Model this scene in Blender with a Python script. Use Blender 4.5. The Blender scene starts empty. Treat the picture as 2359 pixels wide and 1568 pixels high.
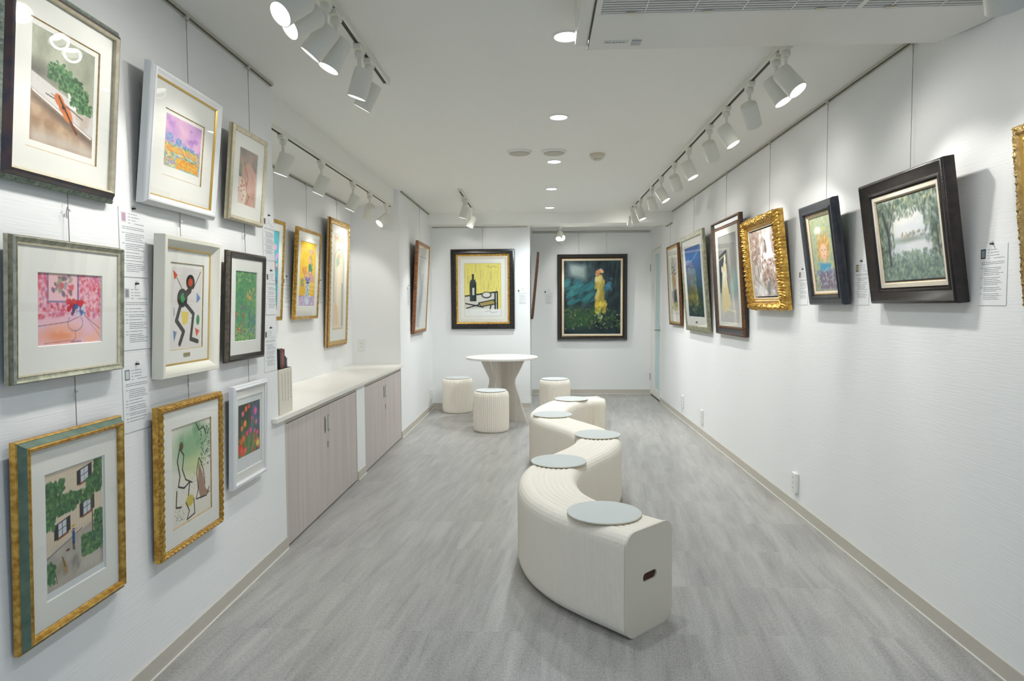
import bpy, math, random
import numpy as np
from mathutils import Matrix, Vector
S = bpy.context.scene
COL = S.collection
PI = math.pi

# ------------------------------------------------------------------ camera
F_PX = 1534.45
YAW, PITCH, ROLL = .0422, .0526, -.0055
def cam_matrix():
    cy, sy = math.cos(YAW), math.sin(YAW)
    f = Vector((-sy, cy, 0)); r = Vector((cy, sy, 0)); u = Vector((0, 0, 1))
    f2 = f*math.cos(PITCH) - u*math.sin(PITCH); u2 = u*math.cos(PITCH) + f*math.sin(PITCH)
    r3 = r*math.cos(ROLL) + u2*math.sin(ROLL); u3 = u2*math.cos(ROLL) - r*math.sin(ROLL)
    m = Matrix((r3, u3, -f2)).transposed().to_4x4()
    m.translation = Vector((0, 0, 1.3))
    return m
cd = bpy.data.cameras.new('camera'); cd.sensor_width = 36; cd.lens = F_PX/2359*36
cd.clip_start = .02; cd.clip_end = 60
cam = bpy.data.objects.new('camera', cd); COL.objects.link(cam); cam.matrix_world = cam_matrix(); S.camera = cam

# ------------------------------------------------------------------ sky, view, light levels
w = bpy.data.worlds.new('sky'); S.world = w; w.use_nodes = True
w.node_tree.nodes['Background'].inputs[0].default_value = (.5, .7, 1, 1)
w.node_tree.nodes['Background'].inputs[1].default_value = 1.7
S.view_settings.view_transform = 'Standard'; S.view_settings.look = 'None'
S.view_settings.gamma = 1; S.view_settings.use_curve_mapping = False
S.view_settings.exposure = 0.0
SPOT_W = 15.0          # each track spot
DOWN_W = 43.0          # each downlight
WARM = (1, .98, .94); COOL = (.86, .94, 1)
try:
    S.cycles.max_bounces = 9; S.cycles.diffuse_bounces = 6; S.cycles.glossy_bounces = 4
    S.cycles.transparent_max_bounces = 12; S.cycles.transmission_bounces = 4
    S.cycles.use_denoising = True; S.cycles.sample_clamp_indirect = 4
    S.cycles.caustics_reflective = False; S.cycles.caustics_refractive = False
except Exception: pass
# daylight enters through the shop window behind the camera
pl = bpy.data.lights.new('window_portal', 'AREA'); pl.shape = 'RECTANGLE'; pl.size = 2.3; pl.size_y = 2.1
pl.cycles.is_portal = True
po = bpy.data.objects.new('window_portal', pl); COL.objects.link(po)
po.location = (.1, -2.56, 1.12); po.rotation_euler = (PI/2, 0, 0)

# ------------------------------------------------------------------ measures of the room
XL, XR, H = -1.363, 1.602, 2.424
XA, ZA, XF = -1.835, 2.269, -1.41
YW, YE = 3.39, 6.45            # alcove from, to
YBM, ZBM, YA, XC, YB, ZR = 8.15, 2.29, 8.38, -.125, 9.75, 2.37
YN = -2.5

# ------------------------------------------------------------------ helpers
def srgb(c):
    return tuple(((v/255)/12.92 if v/255 <= .04045 else ((v/255+.055)/1.055)**2.4) for v in c)
class MB:
    def __init__(s): s.v = []; s.f = []; s.m = []
    def add(s, vs, fs, mi=0):
        o = len(s.v); s.v += [tuple(a) for a in vs]
        s.f += [tuple(i+o for i in f) for f in fs]; s.m += [mi]*len(fs); return s
    def box(s, x0, x1, y0, y1, z0, z1, mi=0):
        return s.add([(x0,y0,z0),(x1,y0,z0),(x1,y1,z0),(x0,y1,z0),(x0,y0,z1),(x1,y0,z1),(x1,y1,z1),(x0,y1,z1)],
            [(0,3,2,1),(4,5,6,7),(0,1,5,4),(1,2,6,5),(2,3,7,6),(3,0,4,7)], mi)
    def lathe(s, prof, n=32, mi=0, M=None, cap=(True, True)):
        vs = []; k = len(prof)
        for i in range(n):
            a = 2*PI*i/n; c, q = math.cos(a), math.sin(a)
            vs += [(r*c, r*q, z) for r, z in prof]
        fs = [(i*k+j, ((i+1) % n)*k+j, ((i+1) % n)*k+j+1, i*k+j+1) for i in range(n) for j in range(k-1)]
        if cap[0]: fs.append(tuple(i*k for i in range(n))[::-1])
        if cap[1]: fs.append(tuple(i*k+k-1 for i in range(n)))
        if M is not None: vs = [M @ Vector(v) for v in vs]
        return s.add(vs, fs, mi)
    def tube(s, pts, r, n=8, mi=0):
        pts = [Vector(p) for p in pts]; vs = []; fs = []
        for i, p in enumerate(pts):
            t = (pts[min(i+1, len(pts)-1)]-pts[max(i-1, 0)]).normalized()
            a = t.orthogonal().normalized() if i == 0 else (a0 - t*a0.dot(t)).normalized()
            a0 = a; b = t.cross(a)
            vs += [p + (a*math.cos(2*PI*j/n)+b*math.sin(2*PI*j/n))*r for j in range(n)]
        for i in range(len(pts)-1):
            fs += [(i*n+j, i*n+(j+1) % n, (i+1)*n+(j+1) % n, (i+1)*n+j) for j in range(n)]
        fs.append(tuple(range(n))[::-1]); fs.append(tuple((len(pts)-1)*n+j for j in range(n)))
        return s.add(vs, fs, mi)
    def build(s, name, mats, parent=None, smooth=False, bevel=0, seg=2):
        me = bpy.data.meshes.new(name); me.from_pydata(s.v, [], s.f)
        mats = mats if isinstance(mats, (list, tuple)) else [mats]
        for m in mats: me.materials.append(m)
        if len(mats) > 1: me.polygons.foreach_set('material_index', s.m)
        me.update()
        if smooth:
            me.polygons.foreach_set('use_smooth', [True]*len(me.polygons)); me.set_sharp_from_angle(angle=.7)
        o = bpy.data.objects.new(name, me); COL.objects.link(o)
        if parent is not None: o.parent = parent
        if bevel:
            b = o.modifiers.new('bevel', 'BEVEL'); b.width = bevel; b.segments = seg; b.limit_method = 'ANGLE'
        return o
def tag(o, label=None, cat=None, group=None, kind=None):
    if label: o['label'] = label
    if cat: o['category'] = cat
    if group: o['group'] = group
    if kind: o['kind'] = kind
    return o
def empty(name, M, label, cat, group=None):
    o = bpy.data.objects.new(name, None); COL.objects.link(o); o.empty_display_size = .05
    if isinstance(M, Matrix): o.matrix_world = M
    else: o.location = M
    return tag(o, label, cat, group)
def box(name, dims, mat, parent=None, bevel=0, kind=None):
    o = MB().box(*dims).build(name, mat, parent, bevel=bevel)
    if kind: o['kind'] = kind
    return o

# ------------------------------------------------------------------ materials
def mat(name, col, rough=.5, metal=0, spec=.5, noise=None, bump=None, emit=None, coat=0):
    """noise=(scale xyz, amount, second colour) ; bump=(scale xyz, strength, distance)"""
    m = bpy.data.materials.new(name); m.use_nodes = True; nt = m.node_tree; b = nt.nodes['Principled BSDF']
    b.inputs['Base Color'].default_value = (*srgb(col), 1); b.inputs['Roughness'].default_value = rough
    b.inputs['Metallic'].default_value = metal; b.inputs['Specular IOR Level'].default_value = spec
    b.inputs['Coat Weight'].default_value = coat
    def tex(sc, detail=4):
        tc = nt.nodes.new('ShaderNodeTexCoord'); mp = nt.nodes.new('ShaderNodeMapping')
        mp.inputs['Scale'].default_value = sc; nt.links.new(tc.outputs['Object'], mp.inputs[0])
        n = nt.nodes.new('ShaderNodeTexNoise'); n.inputs['Scale'].default_value = 1; n.inputs['Detail'].default_value = detail
        nt.links.new(mp.outputs[0], n.inputs['Vector']); return n
    if noise:
        sc, lo, hi, c2 = noise; n = tex(sc); r = nt.nodes.new('ShaderNodeMapRange')
        r.inputs[1].default_value = lo; r.inputs[2].default_value = hi
        mx = nt.nodes.new('ShaderNodeMix'); mx.data_type = 'RGBA'
        mx.inputs[6].default_value = (*srgb(col), 1); mx.inputs[7].default_value = (*srgb(c2), 1)
        nt.links.new(n.outputs['Fac'], r.inputs[0]); nt.links.new(r.outputs[0], mx.inputs[0]); nt.links.new(mx.outputs[2], b.inputs['Base Color'])
    if bump:
        sc, st, di = bump; n = tex(sc, 3); bp = nt.nodes.new('ShaderNodeBump')
        bp.inputs['Strength'].default_value = st; bp.inputs['Distance'].default_value = di
        nt.links.new(n.outputs['Fac'], bp.inputs['Height']); nt.links.new(bp.outputs[0], b.inputs['Normal'])
    if emit:
        b.inputs['Emission Color'].default_value = (*emit[0], 1); b.inputs['Emission Strength'].default_value = emit[1]
    return m
M = {}
M['wall'] = mat('white_wallpaper', (238, 239, 238), .75, spec=.3, bump=((9, 9, 230), .28, .0025))
M['wall_x'] = M['wall']
M['ceiling'] = mat('ceiling_paper', (240, 239, 233), .85, spec=.2, bump=((60, 60, 60), .15, .001))
M['base'] = mat('baseboard_vinyl', (198, 192, 180), .5)
M['seam'] = mat('white_sealant', (232, 230, 222), .5)
M['white'] = mat('white_enamel', (232, 232, 226), .35)
M['lampwhite'] = mat('lamp_paint', (226, 225, 214), .38)
M['reflector'] = mat('lamp_reflector', (240, 240, 240), .25, emit=((1, .98, .94), 2.5))
M['lens'] = mat('lamp_lens', (255, 255, 255), .3, emit=((1, .985, .95), 14))
M['downlens'] = mat('downlight_lens', (255, 255, 255), .3, emit=((.86, .94, 1), 12))
M['slot'] = mat('dark_slot', (38, 38, 36), .6)
M['rail'] = mat('rail_metal', (196, 193, 180), .4, metal=.3)
M['raildark'] = mat('rail_groove', (96, 92, 78), .6)
M['steel'] = mat('brushed_steel', (170, 170, 168), .3, metal=.9)
M['wire'] = mat('steel_wire', (120, 118, 110), .4, metal=.4)
M['counter'] = mat('counter_laminate', (240, 237, 229), .3, noise=((3, 1.2, 3), .35, .7, (232, 226, 216)))
M['counter_edge'] = mat('counter_edge', (214, 214, 210), .4)
M['cab'] = mat('pale_ash_laminate', (204, 194, 189), .45, noise=((30, 30, 1.3), .35, .68, (190, 179, 174)))
M['cabtrim'] = mat('cabinet_trim', (202, 197, 186), .5)
M['table'] = mat('pale_wood_laminate', (220, 212, 202), .45, noise=((26, 26, 1.2), .35, .7, (206, 198, 188)))
M['table_top'] = mat('table_top_laminate', (226, 223, 216), .4)
M['paper'] = mat('kraft_white_paper', (246, 238, 224), .75, spec=.2)  # lifted slightly: light from the left on the bench side put into the colour
M['endboard'] = mat('bench_end_board', (224, 217, 200), .6, spec=.3)  # board tone lowered slightly: shade on the bench end put into its colour
M['pad'] = mat('seat_pad_felt', (208, 211, 208), .8, spec=.2)
M['padedge'] = mat('seat_pad_edge', (205, 197, 176), .7)
M['hole'] = mat('brown_cardboard', (72, 46, 30), .8)
M['black'] = mat('black_plastic', (22, 22, 22), .4)
M['card'] = mat('caption_card', (236, 238, 238), .6)
M['ink'] = mat('printed_ink', (122, 124, 130), .7)
M['frost'] = mat('frosted_glass', (186, 214, 216), .35)
M['acgrey'] = mat('ac_grille_dark', (46, 40, 32), .7)
M['ac'] = mat('ac_casing', (226, 225, 218), .32)
M['beige'] = mat('detector_plastic', (212, 203, 182), .5)
# glass for pictures: mirror at glancing angles, otherwise clear
def glass():
    m = bpy.data.materials.new('picture_glass'); m.use_nodes = True; nt = m.node_tree; nt.nodes.clear()
    o = nt.nodes.new('ShaderNodeOutputMaterial'); mx = nt.nodes.new('ShaderNodeMixShader')
    t = nt.nodes.new('ShaderNodeBsdfTransparent'); g = nt.nodes.new('ShaderNodeBsdfGlossy'); lw = nt.nodes.new('ShaderNodeLayerWeight'); lw.inputs[0].default_value = .5; pw = nt.nodes.new('ShaderNodeMath'); pw.operation = 'POWER'; pw.inputs[1].default_value = 5; f = nt.nodes.new('ShaderNodeMapRange'); f.inputs[3].default_value = .055; f.inputs[4].default_value = 1
    g.inputs['Roughness'].default_value = 0.01; nt.links.new(lw.outputs['Facing'], pw.inputs[0]); nt.links.new(pw.outputs[0], f.inputs[0])
    nt.links.new(f.outputs[0], mx.inputs[0]); nt.links.new(t.outputs[0], mx.inputs[1]); nt.links.new(g.outputs[0], mx.inputs[2])
    nt.links.new(mx.outputs[0], o.inputs[0]); return m
M['glass'] = glass()
# artwork: the colours painted below are carried by the mesh
def art_mat():
    m = bpy.data.materials.new('printed_artwork'); m.use_nodes = True; nt = m.node_tree; b = nt.nodes['Principled BSDF']
    a = nt.nodes.new('ShaderNodeAttribute'); a.attribute_name = 'paint'; nt.links.new(a.outputs['Color'], b.inputs['Base Color'])
    b.inputs['Roughness'].default_value = .6; b.inputs['Specular IOR Level'].default_value = .25; return m
M['art'] = art_mat()
# floor: 45 cm vinyl tiles, each with its own cut of a long streaky stone print
def floor_mat():
    m = bpy.data.materials.new('stone_vinyl_tiles'); m.use_nodes = True; nt = m.node_tree; b = nt.nodes['Principled BSDF']; N = nt.nodes.new; L = nt.links.new
    tc = N('ShaderNodeTexCoord'); sx = N('ShaderNodeSeparateXYZ'); L(tc.outputs['Object'], sx.inputs[0])
    def math_(op, a, bb=None):
        n = N('ShaderNodeMath'); n.operation = op
        for i, v in enumerate((a, bb)):
            if v is None: continue
            if isinstance(v, (int, float)): n.inputs[i].default_value = v
            else: L(v, n.inputs[i])
        return n.outputs[0]
    tx = math_('FLOOR', math_('DIVIDE', sx.outputs[0], .45)); ty = math_('FLOOR', math_('DIVIDE', math_('ADD', sx.outputs[1], .11), .45))
    cb = N('ShaderNodeCombineXYZ'); L(tx, cb.inputs[0]); L(ty, cb.inputs[1])
    wn = N('ShaderNodeTexWhiteNoise'); wn.noise_dimensions = '2D'; L(cb.outputs[0], wn.inputs['Vector'])
    # streak coordinates, skewed a little from the tile direction
    px = math_('ADD', sx.outputs[0], math_('MULTIPLY', sx.outputs[1], -.10))
    off = math_('MULTIPLY', wn.outputs['Value'], 37.)
    cx = N('ShaderNodeCombineXYZ'); L(math_('MULTIPLY', px, 17.), cx.inputs[0]); L(math_('MULTIPLY', sx.outputs[1], 1.5), cx.inputs[1]); L(off, cx.inputs[2])
    n1 = N('ShaderNodeTexNoise'); n1.inputs['Scale'].default_value = 1; n1.inputs['Detail'].default_value = 5; n1.inputs['Roughness'].default_value = .6; n1.inputs['Distortion'].default_value = .6; L(cx.outputs[0], n1.inputs['Vector'])
    c4 = N('ShaderNodeCombineXYZ'); L(math_('MULTIPLY', math_('ADD', sx.outputs[0], math_('MULTIPLY', sx.outputs[1], -.16)), 9.), c4.inputs[0]); L(math_('MULTIPLY', sx.outputs[1], 1.1), c4.inputs[1])
    n4 = N('ShaderNodeTexNoise'); n4.inputs['Scale'].default_value = 1; n4.inputs['Detail'].default_value = 6; n4.inputs['Roughness'].default_value = .65; n4.inputs['Distortion'].default_value = .8; L(c4.outputs[0], n4.inputs['Vector'])
    n2 = N('ShaderNodeTexNoise'); n2.inputs['Scale'].default_value = 1; n2.inputs['Detail'].default_value = 3
    c2 = N('ShaderNodeCombineXYZ'); L(math_('MULTIPLY', px, 200.), c2.inputs[0]); L(math_('MULTIPLY', sx.outputs[1], 80.), c2.inputs[1]); L(c2.outputs[0], n2.inputs['Vector'])
    n3 = N('ShaderNodeTexNoise'); n3.inputs['Scale'].default_value = 1.3; n3.inputs['Detail'].default_value = 2; L(tc.outputs['Object'], n3.inputs['Vector'])
    v = math_('ADD', math_('ADD', math_('MULTIPLY', n1.outputs['Fac'], .40), math_('MULTIPLY', n4.outputs['Fac'], .24)), math_('MULTIPLY', n2.outputs['Fac'], .44))
    v = math_('ADD', v, math_('MULTIPLY', wn.outputs['Value'], .02)); v = math_('ADD', v, math_('MULTIPLY', n3.outputs['Fac'], .10))
    r = N('ShaderNodeValToRGB'); L(v, r.inputs[0]); e = r.color_ramp.elements
    e[0].position = .37; e[0].color = (*srgb((110, 106, 100)), 1); e[1].position = .72; e[1].color = (*srgb((182, 180, 175)), 1)
    k = e.new(.53); k.color = (*srgb((149, 147, 144)), 1)
    L(r.outputs[0], b.inputs['Base Color']); b.inputs['Roughness'].default_value = .32; b.inputs['Specular IOR Level'].default_value = .6
    bp = N('ShaderNodeBump'); bp.inputs['Strength'].default_value = .15; bp.inputs['Distance'].default_value = .001; L(n2.outputs['Fac'], bp.inputs['Height']); L(bp.outputs[0], b.inputs['Normal'])
    return m
M['floor'] = floor_mat()

# ------------------------------------------------------------------ room shell
def struct(name, mb, m, **k):
    o = mb.build(name, m, **k); o['kind'] = 'structure'; return o
T = .12
struct('floor', MB().box(-2.2, 1.8, YN-.6, 9.95, -.1, 0), M['floor'])
struct('ceiling', MB().box(-2.2, 1.8, YN-T, 9.95, H, H+.1), M['ceiling'])
struct('wall_left', MB().box(-2.05, XL, YN, YW, 0, H).box(-2.05, XL, YW, 3.47, 0, .70), M['wall'])
struct('wall_alcove_back', MB().box(-2.05, XA, YW, YE, 0, H), M['wall'])
struct('wall_cabinet_pier', MB().box(XA, XL, 4.865, 5.085, 0, .705), M['wall'])
struct('ceiling_alcove', MB().box(XA, XF, YW, YE, ZA, H), M['ceiling'])
struct('wall_left_far', MB().box(-2.05, XL, YE, YA, 0, H), M['wall'])
struct('wall_back', MB().box(-2.05, XC, YA, YB, 0, H), M['wall'])
struct('wall_back_recess', MB().box(-2.05, XR+T, YB, YB+T, 0, H), M['wall'])
DY0, DY1, DZ = 8.915, 9.69, 2.085
struct('wall_right', MB().box(XR, XR+T, YN, DY0, 0, H).box(XR, XR+T, DY0, DY1, DZ, H).box(XR, XR+T, DY1, YB, 0, H), M['wall'])
struct('ceiling_beam', MB().box(XL, XR, YBM, YA, ZBM, H).box(XC, XR, YA, 8.53, ZBM, H), M['ceiling'])
struct('ceiling_recess', MB().box(XC, XR, 8.53, YB, ZR, H), M['ceiling'])
# wall behind the camera with the shop window
wx0, wx1, wz0, wz1 = -1.05, 1.25, .07, 2.17
struct('wall_front', MB().box(XL, wx0, YN-T, YN, 0, H).box(wx1, XR, YN-T, YN, 0, H).box(wx0, wx1, YN-T, YN, 0, wz0).box(wx0, wx1, YN-T, YN, wz1, H), M['wall'])
wf = MB()
for a, b in ((wx0, wx0+.05), (.075, .125), (wx1-.05, wx1)): wf.box(a, b, YN-.09, YN-.02, wz0, wz1)
for a, b in ((wz0, wz0+.06), (wz1-.05, wz1)): wf.box(wx0, wx1, YN-.088, YN-.022, a, b)
win = struct('window_1', wf, M['steel'])
def base(name, pts):
    a = MB()
    for i in range(len(pts)-1):
        (x0, y0), (x1, y1) = pts[i], pts[i+1]; d = Vector((x1-x0, y1-y0, 0)); n = Vector((d.y, -d.x, 0)).normalized()
        for t, z0, z1, mi in ((.007, .0, .066, 0), (.011, 0, .005, 1)):
            p = [Vector((x0, y0, 0)), Vector((x1, y1, 0)), Vector((x1, y1, 0))+n*t, Vector((x0, y0, 0))+n*t]
            a.add([(q.x, q.y, z0) for q in p]+[(q.x, q.y, z1) for q in p], [(3,2,1,0),(4,5,6,7),(0,1,5,4),(1,2,6,5),(2,3,7,6),(3,0,4,7)], mi)
    return struct(name, a, [M['base'], M['seam']])
base('baseboard_left', [(XL, YN), (XL, 3.47)])
base('baseboard_pier', [(XL, 4.865), (XL, 5.085)])
base('baseboard_left_far', [(XL, YE), (XL, YA), (XC, YA), (XC, YB)])
base('baseboard_back', [(XC, YB), (XR, YB)])
base('baseboard_right', [(XR, DY0-.012), (XR, YN)])

# door in the right wall, seen at a glancing angle
dr = MB().box(XR-.006, XR+.05, DY0-.02, DY0+.018, 0, DZ+.02).box(XR-.006, XR+.05, DY1-.018, DY1+.02, 0, DZ+.02).box(XR-.006, XR+.05, DY0+.018, DY1-.018, DZ-.015, DZ+.02)
door = struct('door_1', dr, M['white'])
def dpart(n, mb, m, **k): return mb.build(n, m, door, **k)
dp = MB(); y0, y1 = DY0+.022, DY1-.022; g0, g1 = y0+.13, y1-.25; x0, x1 = XR+.006, XR+.04
dp.box(x0, x1, y0, g0, .012, DZ-.02).box(x0, x1, g1, y1, .012, DZ-.02).box(x0, x1, g0, g1, .012, .12).box(x0, x1, g0, g1, DZ-.10, DZ-.02)
dpart('door_leaf', dp, M['white'])
dpart('glass_pane', MB().box(x0+.012, x0+.02, g0, g1, .12, DZ-.10), M['frost'])
dpart('door_handle', MB().box(x0-.006, x0, y0+.02, y0+.055, .93, 1.02).tube([(x0-.004, y0+.037, .96), (x0-.05, y0+.037, .96), (x0-.055, y0+.05, .96), (x0-.055, y0+.15, .955)], .009), M['steel'], smooth=True)
for z in (.26, 1.83):
    dpart('hinge', MB().box(XR-.014, XR+.004, DY1-.01, DY1+.03, z-.05, z+.05), M['steel'])
dpart('threshold', MB().box(XR-.008, XR+.05, DY0+.018, DY1-.018, .001, .009), M['black'])

# ------------------------------------------------------------------ spotlights and tracks
def track(name, x, y0, y1, z, label):
    o = empty(name, (x, (y0+y1)/2, z), label, 'track', 'lighting tracks'); h = (y1-y0)/2
    MB().box(-.018, .018, -h, h, -.02, 0).build('rail', M['lampwhite'], o, bevel=.002)
    MB().box(-.0075, .0075, -h+.03, h-.03, -.0206, -.0200).build('slot', M['slot'], o)
    return o
track('lighting_track', -.765, .6, 3.37, H, 'white track with a dark slot on the ceiling by the left wall')
track('lighting_track', -1.428, YW+.02, 6.42, ZA, 'white track along the underside of the alcove header')
track('lighting_track', 1.053, 2.70, 7.77, H, 'long white track on the ceiling beside the right wall')
track('lighting_track', -.772, 6.45, 7.75, H, 'short white track on the ceiling before the back beam')
track('lighting_track', .262, 8.62, 9.32, ZR, 'short white track in the recess ceiling above the dark teal painting')

LENS = []
def spot(x, y, z, aim, label, group, lit=True, power=1., size=68, scale=1., drop=0.):
    o = empty('track_spotlight', (x, y, z), label, 'spotlight', group)
    s = scale
    MB().box(-.016*s, .016*s, -.04*s, .04*s, -.045*s, -.0206).build('track_adapter', M['lampwhite'], o, bevel=.003)
    MB().lathe([(.0165*s, -.045*s), (.019*s, -.048*s), (.019*s, -.066*s), (.0155*s, -.070*s)], 24).build('swivel_collar', M['lampwhite'], o, smooth=True)
    zp = -.070*s - .040*s - drop
    MB().lathe([(.0065*s, zp-.006), (.0085*s, -.070*s)], 16).build('arm', M['lampwhite'], o, smooth=True)
    piv = Vector((x, y, z+zp)); d = (Vector(aim)-piv).normalized()
    r, L = .041*s, .122*s
    up = Vector((0, 0, 1)); q = (up-d*up.dot(d)).normalized()
    R = d.to_track_quat('-Z', 'Y').to_matrix().to_4x4(); R.translation = Vector((0, 0, zp))-q*(.65*r)
    # the body hangs from the upper rim of its closed end
    sh = -.4*r*0
    Mb = R
    MB().lathe([(r*.55, 0), (r*.93, -.002), (r, -.010), (r, -L), (r*.93, -L-.001), (r*.90, -L+.006)], 40, M=Mb, cap=(True, False)).build('lamp_head', M['lampwhite'], o, smooth=True)
    MB().lathe([(r*.905, -L+.0045), (r*.62, -L+.020)], 40, M=Mb, cap=(False, False)).build('reflector', M['reflector'], o, smooth=True)
    MB().lathe([(r*.62, -L+.0195), (r*.62, -L+.0205)], 32, M=Mb).build('lens', M['lens'], o)
    ld = bpy.data.lights.new('spot_lamp', 'SPOT'); ld.energy = SPOT_W*power; ld.color = WARM; ld.spot_size = math.radians(size); ld.spot_blend = .5; ld.shadow_soft_size = .022
    lo = bpy.data.objects.new('spot_lamp', ld); COL.objects.link(lo); lo.parent = o
    lo.matrix_local = Mb @ Matrix.Translation((0, 0, -L-.004))
    l2 = bpy.data.lights.new('spot_spill', 'SPOT'); l2.energy = SPOT_W*power*.25; l2.color = WARM; l2.spot_size = math.radians(150); l2.spot_blend = 1; l2.shadow_soft_size = .03
    lo = bpy.data.objects.new('spot_spill', l2); COL.objects.link(lo); lo.parent = o
    lo.matrix_local = Mb @ Matrix.Translation((0, 0, -L-.004))
    return o
GL, GA, GR, GB = 'spotlights on the left ceiling track', 'spotlights on the alcove track', 'spotlights on the right ceiling track', 'spotlights near the back beam'
WL, WR = XL+.05, XR-.05
for y, a, z, lab in ((1.55, (WL, 1.75, 1.35), H, 'left track spotlight out of frame, nearest the entrance'),
        (2.165, (-1.21, 1.56, 1.66), H, 'leftmost spotlight cut by the top edge of the photo'),
        (2.28, (-1.35, 1.72, 1.72), H, 'spotlight just right of the one cut by the top edge'),
        (2.415, (-1.40, 2.38, 1.54), H, 'left track spotlight turned edge-on, third from the left'),
        (2.532, (-1.17, 2.40, 1.41), H, 'left track spotlight with a wide bright lens, in the middle of its row'),
        (2.864, (-1.09, 2.95, 1.37), H, 'upright spotlight, second from the far end of the left track'),
        (3.03, (-1.26, 3.13, 1.45), H, 'last spotlight at the far end of the left track')):
    spot(-.765, y, z, a, lab, GL, power=.62)
for y, a, lab in ((3.7, (-1.77, 3.69, 1.22), 'alcove spotlight nearest the camera, beside the wall edge'),
        (4.35, (-1.82, 4.33, 1.28), 'second alcove spotlight, above the turquoise print'),
        (5.09, (-1.83, 5.06, 1.29), 'third alcove spotlight, above the yellow flower print'),
        (5.59, (-1.80, 6.21, 1.47), 'alcove spotlight turned away with no lens showing'),
        (6.19, (-1.96, 5.65, 1.51), 'farthest alcove spotlight with its lens turned to the camera')):
    spot(-1.425, y, ZA, a, lab, GA, power=.75)
for y, a, lab in ((2.953, (1.52, 2.56, 1.52), 'right track spotlight closest to the air conditioner, lens lit'),
        (3.068, (1.46, 2.84, 1.43), 'second lit right track spotlight, touching the one by the air conditioner'),
        (3.444, (1.46, 4.01, 1.60), 'third right track spotlight from the front, turned away'),
        (3.859, (1.52, 3.67, 1.45), 'fourth right track spotlight from the front, lens lit'),
        (4.237, (1.50, 4.75, 1.58), 'fifth right track spotlight from the front, turned away'),
        (4.811, (1.47, 4.65, 1.42), 'sixth right track spotlight from the front, lens lit'),
        (5.308, (1.45, 5.83, 1.56), 'seventh right track spotlight from the front, turned away'),
        (5.874, (1.53, 5.69, 1.46), 'eighth right track spotlight from the front, lens lit'),
        (6.361, (1.35, 6.74, 1.43), 'ninth right track spotlight from the front, turned away'),
        (7.058, (1.39, 6.93, 1.38), 'tenth right track spotlight from the front, lens lit'),
        (7.44, (1.22, 7.64, 1.35), 'next to last spotlight of the right track, aimed at the recess'),
        (7.70, (0.96, 8.52, 1.75), 'farthest spotlight of the right track, before the beam')):
    spot(1.053, y, H, a, lab, GR)
for y, a, lab in ((6.80, (-1.05, 6.86, 1.36), 'nearer of the two spotlights above the back left corner'),
        (7.58, (-1.15, 7.51, 1.39), 'farther of the two spotlights above the back left corner, lens towards the camera')):
    spot(-.772, y, H, a, lab, GB)
spot(-.772, 7.02, H, (-.75, 8.3, 1.5), 'middle spotlight above the back left corner, aimed at the yellow still life', GB)
spot(.262, 8.76, ZR, (.09, 8.11, 1.58), 'recess spotlight aimed left at the side wall', GB, power=1.8)
spot(.262, 9.03, ZR, (.65, 8.12, 1.86), 'recess spotlight aimed right towards the door', GB, power=2.0)
spot(.262, 9.20, ZR, (.75, 9.7, 1.35), 'recess spotlight aimed at the dark teal painting', GB, power=2.0)
# spotlight close to the camera, in front of the air conditioner
spot(1.25, 1.90, H, (1.67, 2.36, 1.47), 'large spotlight at the top right corner, under the air conditioner end', 'spotlight by the air conditioner', scale=1.25, drop=.03, power=.5)

for i, y in enumerate((-1.9, -.8, .4, 1.63, 2.859, 4.059, 5.296, 6.522, 7.762)):
    x = .115
    lab = {4: 'nearest visible ceiling downlight, beside the air conditioner', 5: 'second ceiling downlight from the front', 6: 'middle ceiling downlight, just behind the round vents', 7: 'second ceiling downlight from the back beam', 8: 'farthest small ceiling downlight, close to the back beam'}.get(i, '%s ceiling downlight from the entrance window, behind the camera' % ('first', 'second', 'third', 'fourth')[min(i, 3)])
    o = empty('downlight', (x, y, H), lab, 'downlight', 'ceiling downlights')
    MB().lathe([(.062, -.0001), (.063, -.003), (.052, -.005), (.049, -.0005)], 40, cap=(False, False)).build('trim_ring', M['white'], o, smooth=True)
    MB().lathe([(.050, -.002), (.050, -.0014)], 40).build('diffuser', M['downlens'], o)
    ld = bpy.data.lights.new('down_lamp', 'SPOT'); ld.energy = DOWN_W*(.3, .3, .4, .55, .8, .95, 1.25, 1.6, 2.4)[i]; ld.color = COOL; ld.spot_size = math.radians(150); ld.spot_blend = 1; ld.shadow_soft_size = .05
    lo = bpy.data.objects.new('down_lamp', ld); COL.objects.link(lo); lo.parent = o; lo.location = (0, 0, -.02)
for x, y, lab in ((-.149, 4.945, 'left of the two round ceiling vents'), (.105, 4.955, 'right of the two round ceiling vents')):
    o = empty('ceiling_vent', (x, y, H), lab, 'vent', 'round ceiling vents')
    MB().lathe([(.093, 0), (.094, -.004), (.088, -.013), (.080, -.014), (.072, -.006)], 48, cap=(False, False)).build('rim', M['white'], o, smooth=True)
    MB().lathe([(.075, -.012), (.070, -.019), (.02, -.022)], 48).build('vent_disc', mat('vent_disc', (190, 188, 172), .6), o, smooth=True)
o = empty('smoke_detector', (.431, 5.06, H), 'small beige smoke detector on the ceiling', 'smoke detector')
MB().lathe([(.058, 0), (.058, -.012), (.054, -.018)], 36).build('mounting_plate', M['beige'], o, smooth=True)
MB().lathe([(.050, -.018), (.046, -.034), (.030, -.036), (.030, -.044), (.026, -.048)], 36).build('sensor_cap', mat('detector_cap', (214, 210, 194), .5), o, smooth=True)

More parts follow.
